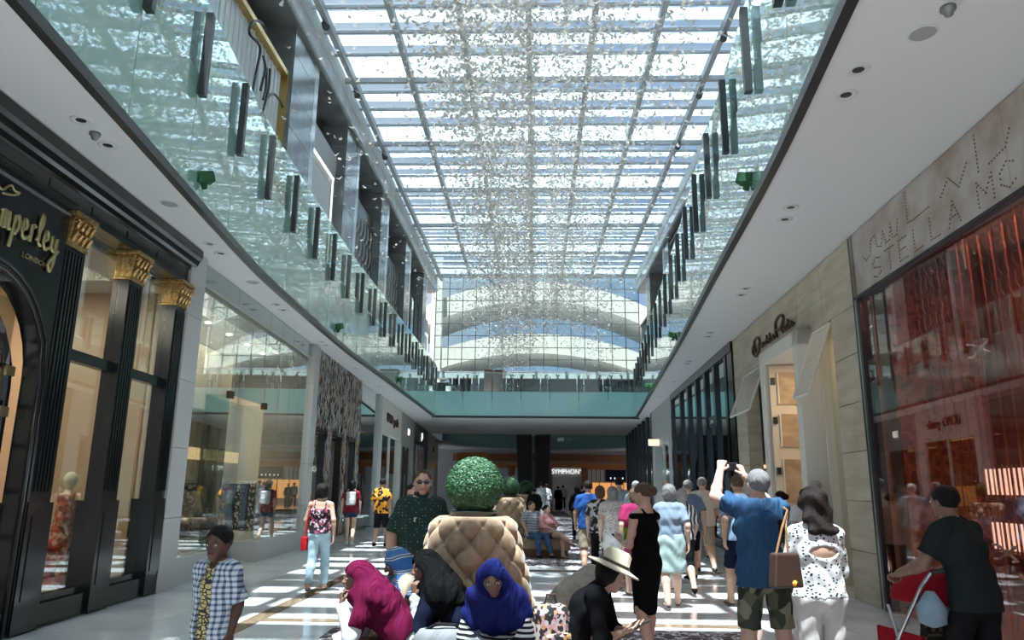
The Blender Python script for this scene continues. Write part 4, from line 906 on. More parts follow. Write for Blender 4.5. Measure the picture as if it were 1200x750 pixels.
shutter(12.08,12.9,4.30,3.15,.42,'a'); shutter(16.15,18.0,4.30,3.3,.40,'b')
it=t
box('back_wall',M['beige_wall'],it,2.3,2.4,11.3,16.2,0,4.6); box('floor',M['marble_white'],it,.3,2.3,11.3,16.2,.001,.02); box('ceiling',M['warm_white'],it,.3,2.3,11.3,16.2,4.45,4.5); box('side_wall',M['cream_paint'],it,.3,2.3,11.3,11.35,0,4.45)
for k in range(6): box('wall_sconce',M['gold'],it,1.0,1.06,11.35,11.45,1.2+.5*k,1.4+.5*k)
l=bpy.data.lights.new('shop_lamp','AREA'); l.energy=70; l.color=(1,.72,.45); l.size=1; o=bpy.data.objects.new('shop_lamp',l); link(o,it); o.location=(1.2,13,4.4)
# script letters on the travertine
sg=RFR('script_sign','dark bronze looping script shop name on the travertine facade','sign',0); sg.location=(wr(0),0,0)
P2=lambda pts,u0=0:[(-.06,16.95-(u0+u)*.47,4.66+.20*v) for u,v in pts]
for st,u0,r in (([(.25,1.0),(.0,.8),(-.1,.2),(.2,-.4),(.7,-.3),(1.1,.4),(1.2,1.1),(.8,1.5),(.3,1.3),(.2,.6),(.5,-.1)],0,.032),
  ([(0,.4),(.2,.05),(.45,.1),(.5,.45),(.3,.5),(.2,.2)],1.35,.022),([(0,.45),(.05,.1),(.3,.05),(.4,.45),(.45,.1)],1.95,.022),([(0,1.0),(.02,.1),(.3,.05),(.35,.35),(.1,.4)],2.5,.022),([(0,1.0),(.1,.1),(.3,.1)],3.0,.022),([(0,.25),(.3,.3),(.25,.5),(.05,.3),(.2,.05),(.5,.1)],3.3,.022),
  ([(.2,.0),(.1,.8),(.2,1.6),(.8,1.9),(1.3,1.6),(1.2,1.0),(.7,.6),(.3,.7)],3.9,.032),([(0,1.1),(.05,.1),(.3,.1)],4.9,.022),([(0,.45),(.2,.5),(.3,.1),(.05,.1),(.1,.35)],5.25,.022),([(.1,1.0),(.1,.1),(.35,.1)],5.7,.022),([(-.1,.6),(.3,.7)],5.7,.02),([(0,.25),(.3,.3),(.25,.5),(.05,.3),(.2,.05),(.6,.2)],6.05,.022)):
    stroke(P2(st,u0),r,M['bronze'],sg)
# ================================================================ right: black framed store, pale wall, dark glass
t=RFR('black_framed_shopfront','tall black framed shopfront with five glazed bays on the right','shopfront',0); t.location=(wr(0),0,0)
po_=[19.25,20.0,21.6,23.1,24.7,26.4,28.2,30.6]; bm_=M['black_lacquer']
for y in po_: box('post',bm_,t,-.06,.06,y,y+(.55 if y==19.25 else .26),0,5.3)
box('head',bm_,t,-.08,.1,19.25,30.9,5.15,5.40); box('sill',bm_,t,-.1,.2,19.25,30.9,0,.25)
for a,b in zip(po_[:-1],po_[1:]):
    if a==19.25: continue
    dor=a==21.6
    box('window_pane',M['dark_glass'],t,.02,.035,a+.26,b,.25,3.4 if dor else 5.15)
    if dor: box('door_head',bm_,t,-.02,.15,a+.26,b,3.4,3.75); box('window_pane',M['dark_glass'],t,.02,.035,a+.26,b,3.75,5.15); text('lettering','ALTINI',.14,M['white_paint'],t,(-.03,(a+b)/2+.1,3.52),(math.pi/2,0,-math.pi/2),.004)
it=t
box('back_wall',M['grey_panel'],it,2.2,2.3,19.3,31,0,5.3); box('ceiling',M['dark_void'],it,.3,2.2,19.3,31,5.2,5.25); box('display_shelf',M['warm_white'],it,1.8,2.2,20,30,1.2,1.25); box('display_shelf',M['led_warm'],it,2.15,2.19,20,30,2.3,2.4)
t=RFR('pale_wall_bay','plain pale wall bay with a tall opening and small lit exit sign','wall bay',0); t.location=(wr(0),0,0)
box('panel',M['light_grey'],t,-.02,.3,30.9,38.2,3.6,5.40); box('panel',M['light_grey'],t,-.02,.3,30.9,32.2,0,3.6); box('panel',M['light_grey'],t,-.02,.3,37.0,38.2,0,3.6); box('window_pane',M['dark_glass'],t,.15,.17,32.2,37.0,0,3.6); box('mullion',M['white_paint'],t,.1,.2,34.8,35.1,0,3.6)
tag(box('exit_sign',M['exit_light'],None,wr(35)-.55,wr(35)-.05,35.0,35.06,3.55,3.85),'small glowing exit sign projecting from the pale wall on the right','sign')
t=RFR('dark_glass_shopfront','dark reflective glass shopfront with slim black mullions near the bridge','shopfront',0); t.location=(wr(0),0,0)
for k in range(8):
    y=38.2+k*2.3; box('mullion',M['black_metal'],t,-.05,.15,y,y+.16,0,5.38)
    box('window_pane',M['dark_glass'],t,.05,.07,y+.16,y+2.3,0,5.38)
box('back_wall',M['grey_panel'],t,1.8,1.9,38.2,57,0,5.3)

# ---------------------------------------------------------------- ceiling fittings
def ceil_item(kind,x,y,label,group=None):
    r=empty(kind,label,'ceiling light' if kind=='downlight' else ('speaker' if kind=='ceiling_speaker' else 'sensor'),(x,y,H),0,group)
    if kind=='downlight':
        MB().lathe([(.055,-.004),(.075,-.014),(.105,-.014),(.11,-.002),(.11,0),(.055,0)],n=20).build('trim_ring',M['white_paint'],r,smooth=True)
        MB().lathe([(.054,-.006),(.03,-.002),(.001,-.001)],n=14).build('reflector',M['lamp_cup'],r)
    elif kind=='ceiling_speaker':
        MB().lathe([(.125,0),(.125,-.01),(.11,-.014)],n=24).build('rim',M['white_paint'],r); MB().lathe([(.11,-.013),(.10,-.018),(.001,-.02)],n=24).build('grille',M['grey_panel'],r)
    else:
        MB().lathe([(.06,0),(.06,-.03),(.045,-.04),(.03,-.08),(.001,-.09)],n=16).build('dome',M['grey_steel'],r,smooth=True)
    return r
for i,(x,y,w) in enumerate([(3.0,6.27,'nearest pair, camera side'),(3.07,6.72,'nearest pair, far side'),(3.54,9.73,'second pair, camera side'),(3.61,10.2,'second pair, far side'),(4.1,14.0,'third pair, camera side'),(4.15,14.5,'third pair, far side'),(4.4,18.2,'fourth pair, camera side'),(4.45,18.7,'fourth pair, far side'),(4.75,22.5,'fifth pair, camera side'),(4.8,23.0,'fifth pair, far side'),(5.1,27,'sixth pair'),(5.35,31.5,'seventh pair'),(5.6,36,'last pair')]):
    ceil_item('downlight',x,y,'recessed downlight in the right soffit, %s'%w)
for i,(x,y,w) in enumerate([(-4.9,7.15,'nearest pair, camera side'),(-4.95,7.75,'nearest pair, far side'),(-5.3,11.3,'second pair, camera side'),(-5.32,11.8,'second pair, far side'),(-5.6,15.4,'third pair, camera side'),(-5.62,15.9,'third pair, far side'),(-5.8,19.6,'fourth pair, camera side'),(-5.82,20.1,'fourth pair, far side'),(-5.95,24.2,'fifth pair'),(-6.1,28.8,'sixth pair'),(-6.2,33.5,'seventh pair')]):
    ceil_item('downlight',x,y,'recessed downlight in the left soffit, %s'%w)
ceil_item('ceiling_speaker',3.3,5.7,'round ceiling speaker in the right soffit nearest the camera'); ceil_item('ceiling_speaker',-5.1,9.55,'round ceiling speaker in the left soffit past the black cornice'); ceil_item('ceiling_speaker',-5.45,13.6,'round ceiling speaker in the left soffit over the glass shopfront')
ceil_item('smoke_sensor',3.33,5.36,'small grey dome sensor in the top right corner of the soffit'); ceil_item('smoke_sensor',-4.92,7.45,'small dome sensor between the two nearest left downlights')
for y,sd,lb in ((9.6,-1,'near the black cornice'),(19.5,-1,'over the shard front'),(29.5,-1,'far along'),(9.7,1,'nearest the camera'),(20.5,1,'over the black framed shop'),(31,1,'far along')):
    P=LE if sd<0 else RE; x=smooth_edge(P,y)
    r=empty('floodlight','small green metal floodlight clipped to the %s glass fascia %s'%('left' if sd<0 else 'right',lb),'floodlight',(x-sd*.10,y,H+.34))
    g=fabric('flood_green',(.05,.13,.06)) if 'flood_green' not in M else M['flood_green']
    box('bracket',g,r,-.03,.03,-.03,.03,-.1,.0); b=box('lamp_head',g,r,-.09,.09,-.14,.14,-.02,.14,bevel=.01); box('fin',g,b,-.12,-.09,-.10,.10,0,.12); box('fin',g,b,.09,.12,-.10,.10,0,.12); box('lens',M['lamp_cup'],r,-.07,.07,.14,.15,.0,.12)
    r.rotation_euler=(.3,0,sd*.8)
for x,y,s_,lb in ((-6.6,20.2,1,'left, nearest'),(-6.6,24.3,1,'left, second'),(-6.6,29.5,1,'left, third'),(6.02,21.0,-1,'right, nearest'),(6.02,24.5,-1,'right, second'),(6.02,28.6,-1,'right, third')):
    r=empty('spotlight','black spotlight hanging under the skylight edge, %s'%lb,'spotlight',(x,y,15.6)); MB().tube([(0,0,.4),(0,0,0)],.015,6).build('stem',M['charcoal_metal'],r); MB().tube([(0,0,.05),(s_*.12,-.12,-.18)],[.08,.12],10).build('lamp_head',M['charcoal_metal'],r)
# ---------------------------------------------------------------- hanging sculpture of paper birds
def bird_v(p, yaw, s, bank, dih):
    c,q=math.cos(yaw),math.sin(yaw)
    L_=[(-.5,0,0),(-.15,.08,0),(.42,0,.02),(-.15,-.08,0),(.10,.62,dih),(-.18,.5,dih*.8),(.10,-.62,dih),(-.18,-.5,dih*.8),(0,0,-.09)]
    out=[]
    for x,y,z in L_:
        z=z+y*bank; out.append((p[0]+s*(x*c-y*q),p[1]+s*(x*q+y*c),p[2]+s*z))
    return out
BF=[(0,1,3),(1,2,8),(2,3,8),(1,3,8),(1,4,5),(2,4,1),(3,7,6),(2,3,6)]
pts=[]
R2=np.random.default_rng(3)
cen=[-4.3,-3.4,-2.6,-1.9,-1.35,-.75,-.2,.75,1.3,1.9,2.55,3.3,4.0]; wt=np.array([.25,.5,.9,1.2,1.1,1.1,1.6,1.5,1.2,1.1,.9,.6,.3]); wt/=wt.sum()
for q in range(2900):
    X=R2.choice(cen,p=wt)+R2.normal()*.20; Y=9+38*R2.random()**.9
    lo=10.6+1.5*math.sin(X*1.1)+R2.random()*1.2-(2.4 if Y>34 else 0)*R2.random(); hi=15.5
    for z in np.arange(lo,hi,.42+.2*R2.random()): pts.append((X+R2.normal()*.12,Y+R2.normal()*.2,z+R2.normal()*.1))
for q in range(230): pts.append((-5.3+R2.normal()*.5,14+32*R2.random(),9+5.5*R2.random()))
pts=[p for p in pts if p[0]<4.7 and -6.4<p[0]]
def vis(p):
    d=np.array([p[0],p[1],p[2]-EYE]); c=RB.T@d; x=600+F*c[0]/c[2]; y=375-F*c[1]/c[2]; return -8<x<1208 and -8<y<460, c[2]
info=[(vis(p),p) for p in pts]; visible=sorted([(v[1],i) for i,(v,p) in enumerate(info) if v[0]]); near={i for _,i in visible[:300]}
proto=None; mb=MB(); sets=[]
for v_ in range(3):
    me=MB().add(bird_v((0,0,0),0,1,.0,.25+.12*v_),BF).build('hanging_bird',M['petal']); sets.append(me.data); bpy.data.objects.remove(me)
for i,p in enumerate(pts):
    yaw=R2.random()*6.28; s=.11+.05*R2.random(); bank=R2.normal()*.3
    if i in near:
        o=bpy.data.objects.new('hanging_bird',sets[i%3]); COL.objects.link(o); o.location=p; o.rotation_euler=(bank*.6,R2.normal()*.2,yaw); o.scale=(s*.92,)*3
        tag(o,'one of the nearest pale folded birds hanging in the flock under the skylight','bird ornament','hanging birds of the nearest part of the flock')
    else: mb.add(bird_v(p,yaw,s*.92,bank,.1+.4*R2.random()),BF)
o=mb.build('flock_of_hanging_birds',M['petal']); tag(o,'dense flock of thousands of pale folded birds hanging under the skylight','bird ornament',kind='stuff')
# ---------------------------------------------------------------- tufted seating towers with topiary balls
def tufted(label, cx, cy, rt=.33, rb=.50, z0=.42, z1=1.34, n=10, rows=7, seat=True, res=1.0, group=None):
    r=empty('tufted_tower',label,'seat',(cx,cy,0),0,group)
    nu,nv=int(240*res),int(110*res); U=np.linspace(0,2*np.pi,nu,endpoint=False); Vv=np.linspace(0,1,nv)
    P=[];bt=[]
    for j in range(rows):
        for i in range(n): bt.append(((i+(j%2)*.5)/n*2*np.pi,(j+.55)/rows))
    bt=np.array(bt); uu,vv=np.meshgrid(U,Vv); rad=rb+(rt-rb)*vv**1.25; h=z1-z0
    du=(uu[...,None]-bt[:,0]+np.pi)%(2*np.pi)-np.pi; ds=du*.5*(rt+rb); dz=(vv[...,None]-bt[:,1])*h
    d=np.sqrt(ds**2+dz**2); d1=d.min(-1); cell=2*np.pi*.5*(rt+rb)/n
    # diamond folds between the buttons
    a=n*uu; ph=vv*rows-.55; f1=np.abs(np.sin((a/2+np.pi*ph/2))); f2=np.abs(np.sin((a/2-np.pi*ph/2)))
    bul=.055*np.minimum(1,(f1*f2)**.38*1.1)-.022*np.exp(-(d1/.028)**2)+.006*np.sin(9*np.arctan2(dz.min(-1),1)+uu*60)*np.exp(-(d1/.05)**2); edge=np.minimum(1,np.minimum(vv,1-vv)/.06)**.5
    rad=rad-.02+bul*edge
    X=rad*np.cos(uu);Y=rad*np.sin(uu);Z=z0+vv*h
    V=np.stack([X,Y,Z],-1).reshape(-1,3); idx=np.arange(nu*nv).reshape(nv,nu); a0=idx[:-1];b0=np.roll(a0,-1,1);c0=np.roll(idx[1:],-1,1);d0=idx[1:]
    Q=np.stack([a0,b0,c0,d0],-1).reshape(-1,4)
    build_vq('tufted_cushion',[(V,Q)],M['tan_velvet'],r)
    for (u,v) in bt:
        q=rb+(rt-rb)*v**1.25-.038; MB().lathe([(.001,-.006),(.012,-.005),(.016,0),(.012,.005),(.001,.006)],(q*math.cos(u),q*math.sin(u),z0+v*h),8).build('button',M['tan_velvet'],r,smooth=True)
    MB().lathe([(rt-.03,z1-.06),(rt-.01,z1-.01),(rt-.03,z1+.01),(.05,z1+.01)],n=40).build('top_lid',M['tan_velvet'],r,smooth=True)
    if seat:
        MB().lathe([(1.07,.10),(1.12,.12),(1.15,.30),(1.12,.40),(1.07,.43),(.3,.43)],n=48).build('seat_cushion',M['tan_velvet'],r,smooth=True); MB().lathe([(.9,0),(.9,.11)],n=40).build('base',M['bronze'],r)
    return r
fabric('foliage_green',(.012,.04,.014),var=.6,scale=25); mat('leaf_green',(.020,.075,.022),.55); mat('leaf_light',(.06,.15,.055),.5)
def topiary(label,cx,cy,z,R,n,group=None):
    r=empty('topiary_ball',label,'topiary',(cx,cy,z),0,group)
    MB().lathe([(R*.8,0),(R*.86,.04),(R*.8,.05)],n=30).build('planter_rim',M['black_metal'],r)
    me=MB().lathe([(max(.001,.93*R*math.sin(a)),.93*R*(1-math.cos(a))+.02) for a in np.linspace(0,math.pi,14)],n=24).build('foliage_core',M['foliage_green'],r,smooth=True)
    g=np.random.default_rng(5); mb=MB(); ga=math.pi*(3-5**.5)
    for i in range(n):
        zz=1-2*(i+.5)/n; rr=math.sqrt(1-zz*zz); nrm=np.array([rr*math.cos(ga*i),rr*math.sin(ga*i),zz]); k=R*(.93+.08*g.random())
        p=nrm*k+np.array([0,0,R+.01]); a=g.normal(size=3); a-=nrm*(a@nrm)*.6; a/=np.linalg.norm(a); b=np.cross(nrm,a); s=R*.045+.004*g.random()
        mb.cur=int(g.random()<.35); q=p+a*s+nrm*s*.5
        mb.add([p-a*s*.8,p+b*s*.6,q,p-b*s*.6],[(0,1,2,3)])
    o=mb.build('leaves',[M['leaf_green'],M['leaf_light']],r); o['kind']='stuff'
tufted('large tan velvet tufted seating tower in the foreground behind the headscarved women',-.53,6.7,.34,.54)
topiary('large clipped green topiary ball on the foreground tufted tower',-.53,6.7,1.35,.25,9000)
tufted('second tan velvet tufted seating tower, beside the seated couple',-.62,19.3,.32,.52,res=.4); topiary('medium topiary ball on the second tufted tower',-.62,19.3,1.35,.25,2500)
tufted('farthest tan velvet tufted seating tower near the escalators',-.3,28,.34,.55,res=.3); topiary('farthest small topiary ball on the third tufted tower',-.3,28,1.35,.25,1200)
# rugs
for a,b,c,d,lb in ((-2.3,2.4,2.6,9.1,'plum and white patterned carpet under the foreground seating'),(-1.9,2.1,16.2,52,'long plum and white patterned carpet running down the middle of the mall')):
    o=box('carpet',M['carpet'],None,a,b,c,d,.0,.008); tag(o,lb,'carpet'); 
for y,x,lb in ((24,1.0-1.6,'first dark leather bench along the long carpet'),(33,-.6,'second dark leather bench along the long carpet')):
    r=empty('bench',lb,'bench',(x,y,0)); box('seat',M['brown_leather'],r,-.6,.6,-.4,.4,.2,.45,bevel=.05); box('base',M['black_metal'],r,-.5,.5,-.3,.3,.008,.2)
# ---------------------------------------------------------------- beyond the bridge
o=box('wall_far',M['grey_panel'],None,-12,14,74,74.3,-.05,9); o['kind']='structure'
o=box('ceiling',M['dark_void'],None,-14,15,55,75,7.3,7.5); o['kind']='structure'
# oval gallery edge
def oval(z0,z1,r0,r1,nm,m_):
    pts=[]; n=40; mb=MB(); vs=[];c=(.9,58)
    for i in range(n+1):
        a=math.pi*i/n; vs+=[(c[0]+8*math.cos(a),c[1]+12*math.sin(a),z0),(c[0]+8*math.cos(a),c[1]+12*math.sin(a),z1),(c[0]+(8+r1)*math.cos(a),c[1]+(12+r1)*math.sin(a),z0),(c[0]+(8+r1)*math.cos(a),c[1]+(12+r1)*math.sin(a),z1)]
    f=[]
    for i in range(n):
        q=i*4; f+=[(q,q+4,q+5,q+1),(q,q+2,q+6,q+4),(q+1,q+5,q+7,q+3),(q+2,q+3,q+7,q+6)]
    return mb.add(vs,f).build(nm,m_)
o=oval(4.95,5.1,8,3.8,'ceiling',M['soffit_white']); o['kind']='structure'
o=tag(oval(5.1,6.9,8,.08,'glass_balustrade',M['green_glass']),'curved green glass fascia of the far oval gallery beyond the bridge','balustrade')
for z0,z1,y,m_,n_ in ((3.95,4.6,69,'dark_orange','trim_4'),(3.35,3.9,72.4,'orange_wall','trim_5')):
    o=box(n_,M[m_],None,-7.5,11,y,y+1.2,z0,z1); o['kind']='structure'
r=empty('feature_wall','pale grey wall bearing large white capitals at the end of the mall','wall panel',(0,72,0))
box('panel',M['light_grey'],r,1.75,4.45,0,.3,0,3.5); box('panel',M['light_grey'],r,-3.9,-.9,0,.3,0,3.4); box('lining',M['dark_orange'],r,4.45,5.0,-.6,.3,0,3.5)
tag(text('wall_lettering','SYMPHONY',.62,M['letter_light'],None,(3.15,71.9,2.9),(math.pi/2,0,0),.03,sx=.92),'white capital lettering high on the pale far wall','sign')
r=empty('far_shopfront','orange lit shopfront with dark sign band at the far right end','shopfront',(0,72,0))
for k in range(5): box('lit_panel',M['orange_light'],r,5.05+k*1.15,6.13+k*1.15,0,.1,.4,2.1); box('mullion',M['black_metal'],r,6.13+k*1.15,6.2+k*1.15,-.05,.1,0,2.15)
box('sign_band',M['navy_cloth'],r,6.8,10.9,-.1,.1,2.2,3.3); box('lattice_panel',M['cream_paint'],r,5.0,6.8,0,.1,2.2,3.3)
for k in range(5): box('slat',M['leather_brown'],r,5.05+k*.4,5.1+k*.4,-.03,0,2.2,3.3)
for k in range(8): box('lamp',M['letter_light'],r,7.2+k*.38,7.3+k*.38,-.14,-.1,2.45,2.6)
o=box('trim_6',M['orange_wall'],None,-6.4,-3.9,62,64,2.6,4.4); o['kind']='structure'  # orange bulkhead left of the escalators, a box hung free
tag(MB().lathe([(.06,-2.55),(.06,0),(.30,.01),(.30,.75),(.27,.8)],(-1.9,62,2.55),20).build('copper_drum',M['shard_copper'],smooth=True),'copper drum standing high behind the second topiary ball','drum')
# escalators rising toward the bridge
for x,lb in ((-.75,'left'),(.62,'right')):
    r=empty('escalator','%s escalator of the dark pair rising to the bridge'%lb,'escalator',(x,0,0)); y0,y1=68.5,55.2; z0,z1=.0,6.2
    MB().prism([(y0,z0-.0),(y1,z1-.9),(y1,z1),(y0,z0+.9)],'x',-.55,.55).build('truss',M['black_metal'],r)
    for s_ in (-.62,.55):
        MB().prism([(y0,z0),(y1,z1-.9),(y1,z1-.1),(y0,z0+.8)],'x',s_,s_+.07).build('side_panel',M['grey_steel'],r); MB().tube([(s_+.03,y0,z0+1.7),(s_+.03,y1,z1+.8)],.04,6).build('handrail',M['black_metal'],r); MB().prism([(y0,z0+.8),(y1,z1-.1),(y1,z1+.8),(y0,z0+1.7)],'x',s_+.02,s_+.04).build('glass_side',M['clear_glass'],r)
# ---------------------------------------------------------------- terrace on the bridge
zb=H+1.45
r=empty('bar_counter','long dark bar counter on the bridge behind the aqua balustrade','counter',(0,44.5,zb)); box('body',M['black_metal'],r,-5.2,6.2,0,.8,0,1.12); box('top',M['brown_wall'],r,-5.25,6.25,-.05,.85,1.12,1.18); 
tag(box('dark_cabinet',M['brown_wall'],None,-3.0,-1.9,43.4,44.2,zb,zb+1.55),'dark brown cabinet standing on the bridge left of centre','cabinet')
mat('plant_dark',(.03,.06,.03),.6)
for i,x in enumerate((-4.6,-3.45,-1.45,.55,2.65,4.15)):
    r=empty('chair','white framed chair on the bridge terrace, %s from the left'%['first','second','third','fourth','fifth','sixth'][i],'chair',(x,42.4,zb),group='white framed chairs on the bridge')
    for a in (-.22,.18):
        for b in (-.2,.2): box('leg',M['white_paint'],r,a,a+.04,b,b+.04,0,.45)
    box('seat',M['black_cloth'],r,-.22,.22,-.2,.24,.45,.50)
    for a in (-.22,.18): box('back_post',M['white_paint'],r,a,a+.05,.2,.24,.5,1.15)
    box('back_rail',M['white_paint'],r,-.22,.23,.2,.24,1.09,1.15)
for i in range(16):
    x=-4.9+i*.68+.2*R2.random(); r=empty('potted_plant','small dark plant on the bridge counter, %s from the left'%['first','second','third','fourth','fifth','sixth','seventh','eighth','ninth','tenth','eleventh','twelfth','thirteenth','fourteenth','fifteenth','sixteenth'][i],'plant',(x,44.8,zb+1.18),group='small plants on the bridge counter')
    MB().lathe([(.05,0),(.07,.1)],n=8).build('pot',M['black_metal'],r)
    mb=MB()
    for q in range(9):
        a=R2.random()*6.28; l=.12+.14*R2.random(); mb.tube([(0,0,.1),(.05*math.cos(a),.05*math.sin(a),.1+l*.6),(.14*math.cos(a),.14*math.sin(a),.1+l)],[.012,.02,.004],4)
    mb.build('foliage',M['plant_dark'],r)['kind']='stuff'
tag(box('parasol_box',M['white_paint'],None,-5.2,-4.95,43,43.3,zb,zb+.5),'small white box at the left end of the bridge','box')

# ---------------------------------------------------------------- cloth of the visitors
cells('tiger_tee',[(0,(.03,.03,.03)),(.10,(.55,.44,.18)),(1,(.58,.47,.21))],22,feature='DISTANCE_TO_EDGE',stretch=(1,1,2))
m=mat('plaid',(.5,.52,.55),.85,spec=.2); v=coords(m)
def _pl(axis,sc,th):
    w=N(m,'ShaderNodeTexWave',Scale=sc,Distortion=.3); w.bands_direction=axis; L(m,v,w.inputs[0]); g=N(m,'ShaderNodeMath'); g.operation='GREATER_THAN'; g.inputs[1].default_value=th; L(m,w.outputs[1],g.inputs[0]); return g.outputs[0]
ad=N(m,'ShaderNodeMath'); ad.operation='ADD'; L(m,_pl('X',9,.62),ad.inputs[0]); L(m,_pl('Z',9,.62),ad.inputs[1]); hf=N(m,'ShaderNodeMath'); hf.operation='MULTIPLY'; hf.inputs[1].default_value=.49; L(m,ad.outputs[0],hf.inputs[0])
L(m,ramp(m,hf.outputs[0],[(0,(.62,.63,.62)),(.3,(.22,.30,.38)),(.8,(.06,.07,.10))],True),PR(m).inputs['Base Color'])
cells('dark_floral',[(0,(.012,.01,.015)),(.62,(.30,.05,.09)),(.82,(.45,.30,.33))],34,out='Color'); cells('orange_print',[(0,(.012,.012,.012)),(.42,(.70,.25,.02)),(.75,(.75,.36,.05))],14,out='Color')
cells('polo_dots',[(0,(.45,.50,.42)),(.13,(.012,.035,.028)),(1,(.012,.035,.028))],34,rnd=.15); cells('leopard',[(0,(.07,.05,.05)),(.30,(.50,.44,.40)),(1,(.55,.5,.46))],44)
cells('bird_print',[(0,(.02,.02,.03)),(.30,(.62,.60,.57)),(1,(.66,.64,.62))],30,stretch=(1,1,1.4)); cells('camo',[(0,(.025,.03,.018)),(.35,(.10,.10,.055)),(.6,(.20,.18,.12)),(.8,(.04,.05,.03))],11,out='Color')
cells('floral_bag',[(0,(.02,.02,.02)),(.45,(.45,.38,.32)),(.7,(.40,.20,.08)),(.85,(.5,.25,.28))],42,out='Color'); cells('brown_check',[(0,(.02,.014,.01)),(.5,(.12,.085,.05)),(.7,(.03,.02,.014))],32,out='Color',rnd=0)
stripes('bw_stripes',[(0,(.012,.012,.015)),(.5,(.62,.62,.60))],2,9.5,.8); stripes('navy_stripes',[(0,(.03,.04,.07)),(.55,(.50,.52,.55))],2,11,.6); stripes('bw_broad',[(0,(.03,.03,.03)),(.45,(.6,.6,.58))],0,5,4)
stripes('blue_scarf',[(0,(.04,.14,.34)),(.40,(.50,.47,.42)),(.55,(.03,.09,.24)),(.70,(.50,.47,.42)),(.82,(.06,.18,.38))],2,2.2,5); stripes('scarf_stripes',[(0,(.45,.25,.22)),(.5,(.5,.45,.4))],0,8,2)
for n_,c_ in dict(maroon=(.095,.004,.026),black_scarf=(.003,.003,.0035),royal_blue=(.009,.013,.085),cream_cloth=(.62,.50,.36),white_cloth=(.52,.52,.51),pale_jeans=(.32,.42,.46),jeans=(.05,.10,.18),navy=(.006,.009,.022),dark_jeans=(.010,.018,.03),
  light_grey_cloth=(.36,.38,.39),beige_abaya=(.36,.30,.24),dark_red=(.20,.02,.03),denim_short=(.03,.05,.09),black_knit=(.004,.004,.005),tee_blue=(.035,.085,.16),tee_royal=(.02,.06,.20),polo_lightblue=(.20,.27,.36),steel_blue=(.12,.17,.25),
  grey_blue=(.20,.25,.30),mint=(.34,.43,.40),pinkc=(.25,.02,.07),salmon=(.62,.30,.30),khaki=(.28,.22,.15),beige_tee=(.50,.46,.42),cream_trousers=(.58,.53,.48),dark_teal=(.016,.022,.023),straw=(.55,.47,.33),lime=(.40,.55,.05),red_bag=(.30,.01,.015),red_canopy=(.30,.01,.015),pale_blue_bag=(.25,.33,.38)).items():
    fabric(n_,c_,fold=1.1 if n_ in ('maroon','royal_blue','black_scarf','cream_cloth','beige_abaya','tee_blue') else .5)
mat('phone_glass',(.01,.01,.012),.08); pi=math.pi
def at(px,py,Y): return (gx(px,py,Y),Y)
def put(o_name,label,cat,loc,rz=0): return empty(o_name,label,cat,loc,rz)
def world(c,p):
    """a point of the figure in world space"""
    r=c['root']; a=r.rotation_euler[2]; p=A3(p); return np.array([r.location[0]+p[0]*math.cos(a)-p[1]*math.sin(a), r.location[1]+p[0]*math.sin(a)+p[1]*math.cos(a), r.location[2]+p[2]])
def phone(label,c,p,tilt=.5):
    q=world(c,p); r=put('phone',label,'phone',tuple(q),c['root'].rotation_euler[2]); r.rotation_euler[0]=tilt
    MB().box(-.037,.037,-.075,.075,-.005,.004).build('case',M['leather_black'],r,bevel=.003); box('screen',M['phone_glass'],r,-.033,.033,-.068,.068,.004,.0055)
ARMS_PHONE=dict(elL=(-.22,.06,1.12),wrL=(-.08,.27,1.22),elR=(.22,.06,1.12),wrR=(.08,.27,1.22),hdL=(.5,.9,.3),hdR=(-.5,.9,.3),pmL=(.3,-.2,1),pmR=(-.3,-.2,1))
# 1 boy
c=person('boy in open plaid shirt over yellow printed tee beside the black shopfront',at(252,700,5.0),pi-.35,1.31,dict(anL=(-.1,.05,.085),elR=(.21,-.09,1.15),wrR=(.17,-.16,.95),elL=(-.21,-.06,1.14),wrL=(-.22,.02,.92)),M['skin_dark'],
  top=dict(m=M['tiger_tee'],sleeve=.3,hem=.80),bottom=dict(m=M['dark_jeans'],waist=1.0),hair=dict(m='hair_black',vol=1.03),shoes=dict(m='leather_black'),res=.0095,hs=1.2,head=(.15,-.05,0),fat=.95)
J,k=c['J'],c['k']; sh=uni([infl(f,.03*k) for f in c['T']]+[econe(J['wai'],(0,0,.62*k),.165*k,.13*k,.22*k,.17*k,c['side'])]+[cut(cone(J['sh'+s],J['el'+s],.070*k,.085*k),lerp(J['sh'+s],J['el'+s],.92),J['el'+s]-J['sh'+s]) for s in 'LR'],.03)
sh=cut(cut(sh,(0,0,.66*k),(0,0,-1)),J['nek']+A3((0,0,.02)),(0,.2,1)); sh=sub(sh,econe((0,.16*k,.3*k),(0,.13*k,1.5*k),.085*k,.16*k,.055*k,.16*k,(1,0,0))); mk('plaid_shirt',infl(sh,0,.004,35),M['plaid'],c['root'],.009)
# 2 woman with red bag
c=person('woman in dark floral off-shoulder top and pale jeans walking away on the left',at(374,630,11.9),.1,1.62,WALK2,M['skin_tan'],female=True,fat=1.08,top=dict(m=M['dark_floral'],sleeve=0,hem=.94,scoop=.35,infl_=.022),bottom=dict(m=M['pale_jeans'],hem=.2),hair=dict(kind='bob',m='hair_black',vol=1.12),shoes=dict(m='leather_brown',kind='sandal'),facial=False,res=.013)
r=put('handbag','small red shoulder bag at the side of the woman in pale jeans','bag',(gx(358,650,11.9),11.85,.72)); box('body',M['red_bag'],r,-.05,.05,-.10,.10,-.10,.10,bevel=.015); MB().tube([(0,-.08,.1),(.03,-.04,.40),(.08,0,.66),(.03,.04,.4),(0,.08,.1)],.009,6).build('strap',M['red_bag'],r)
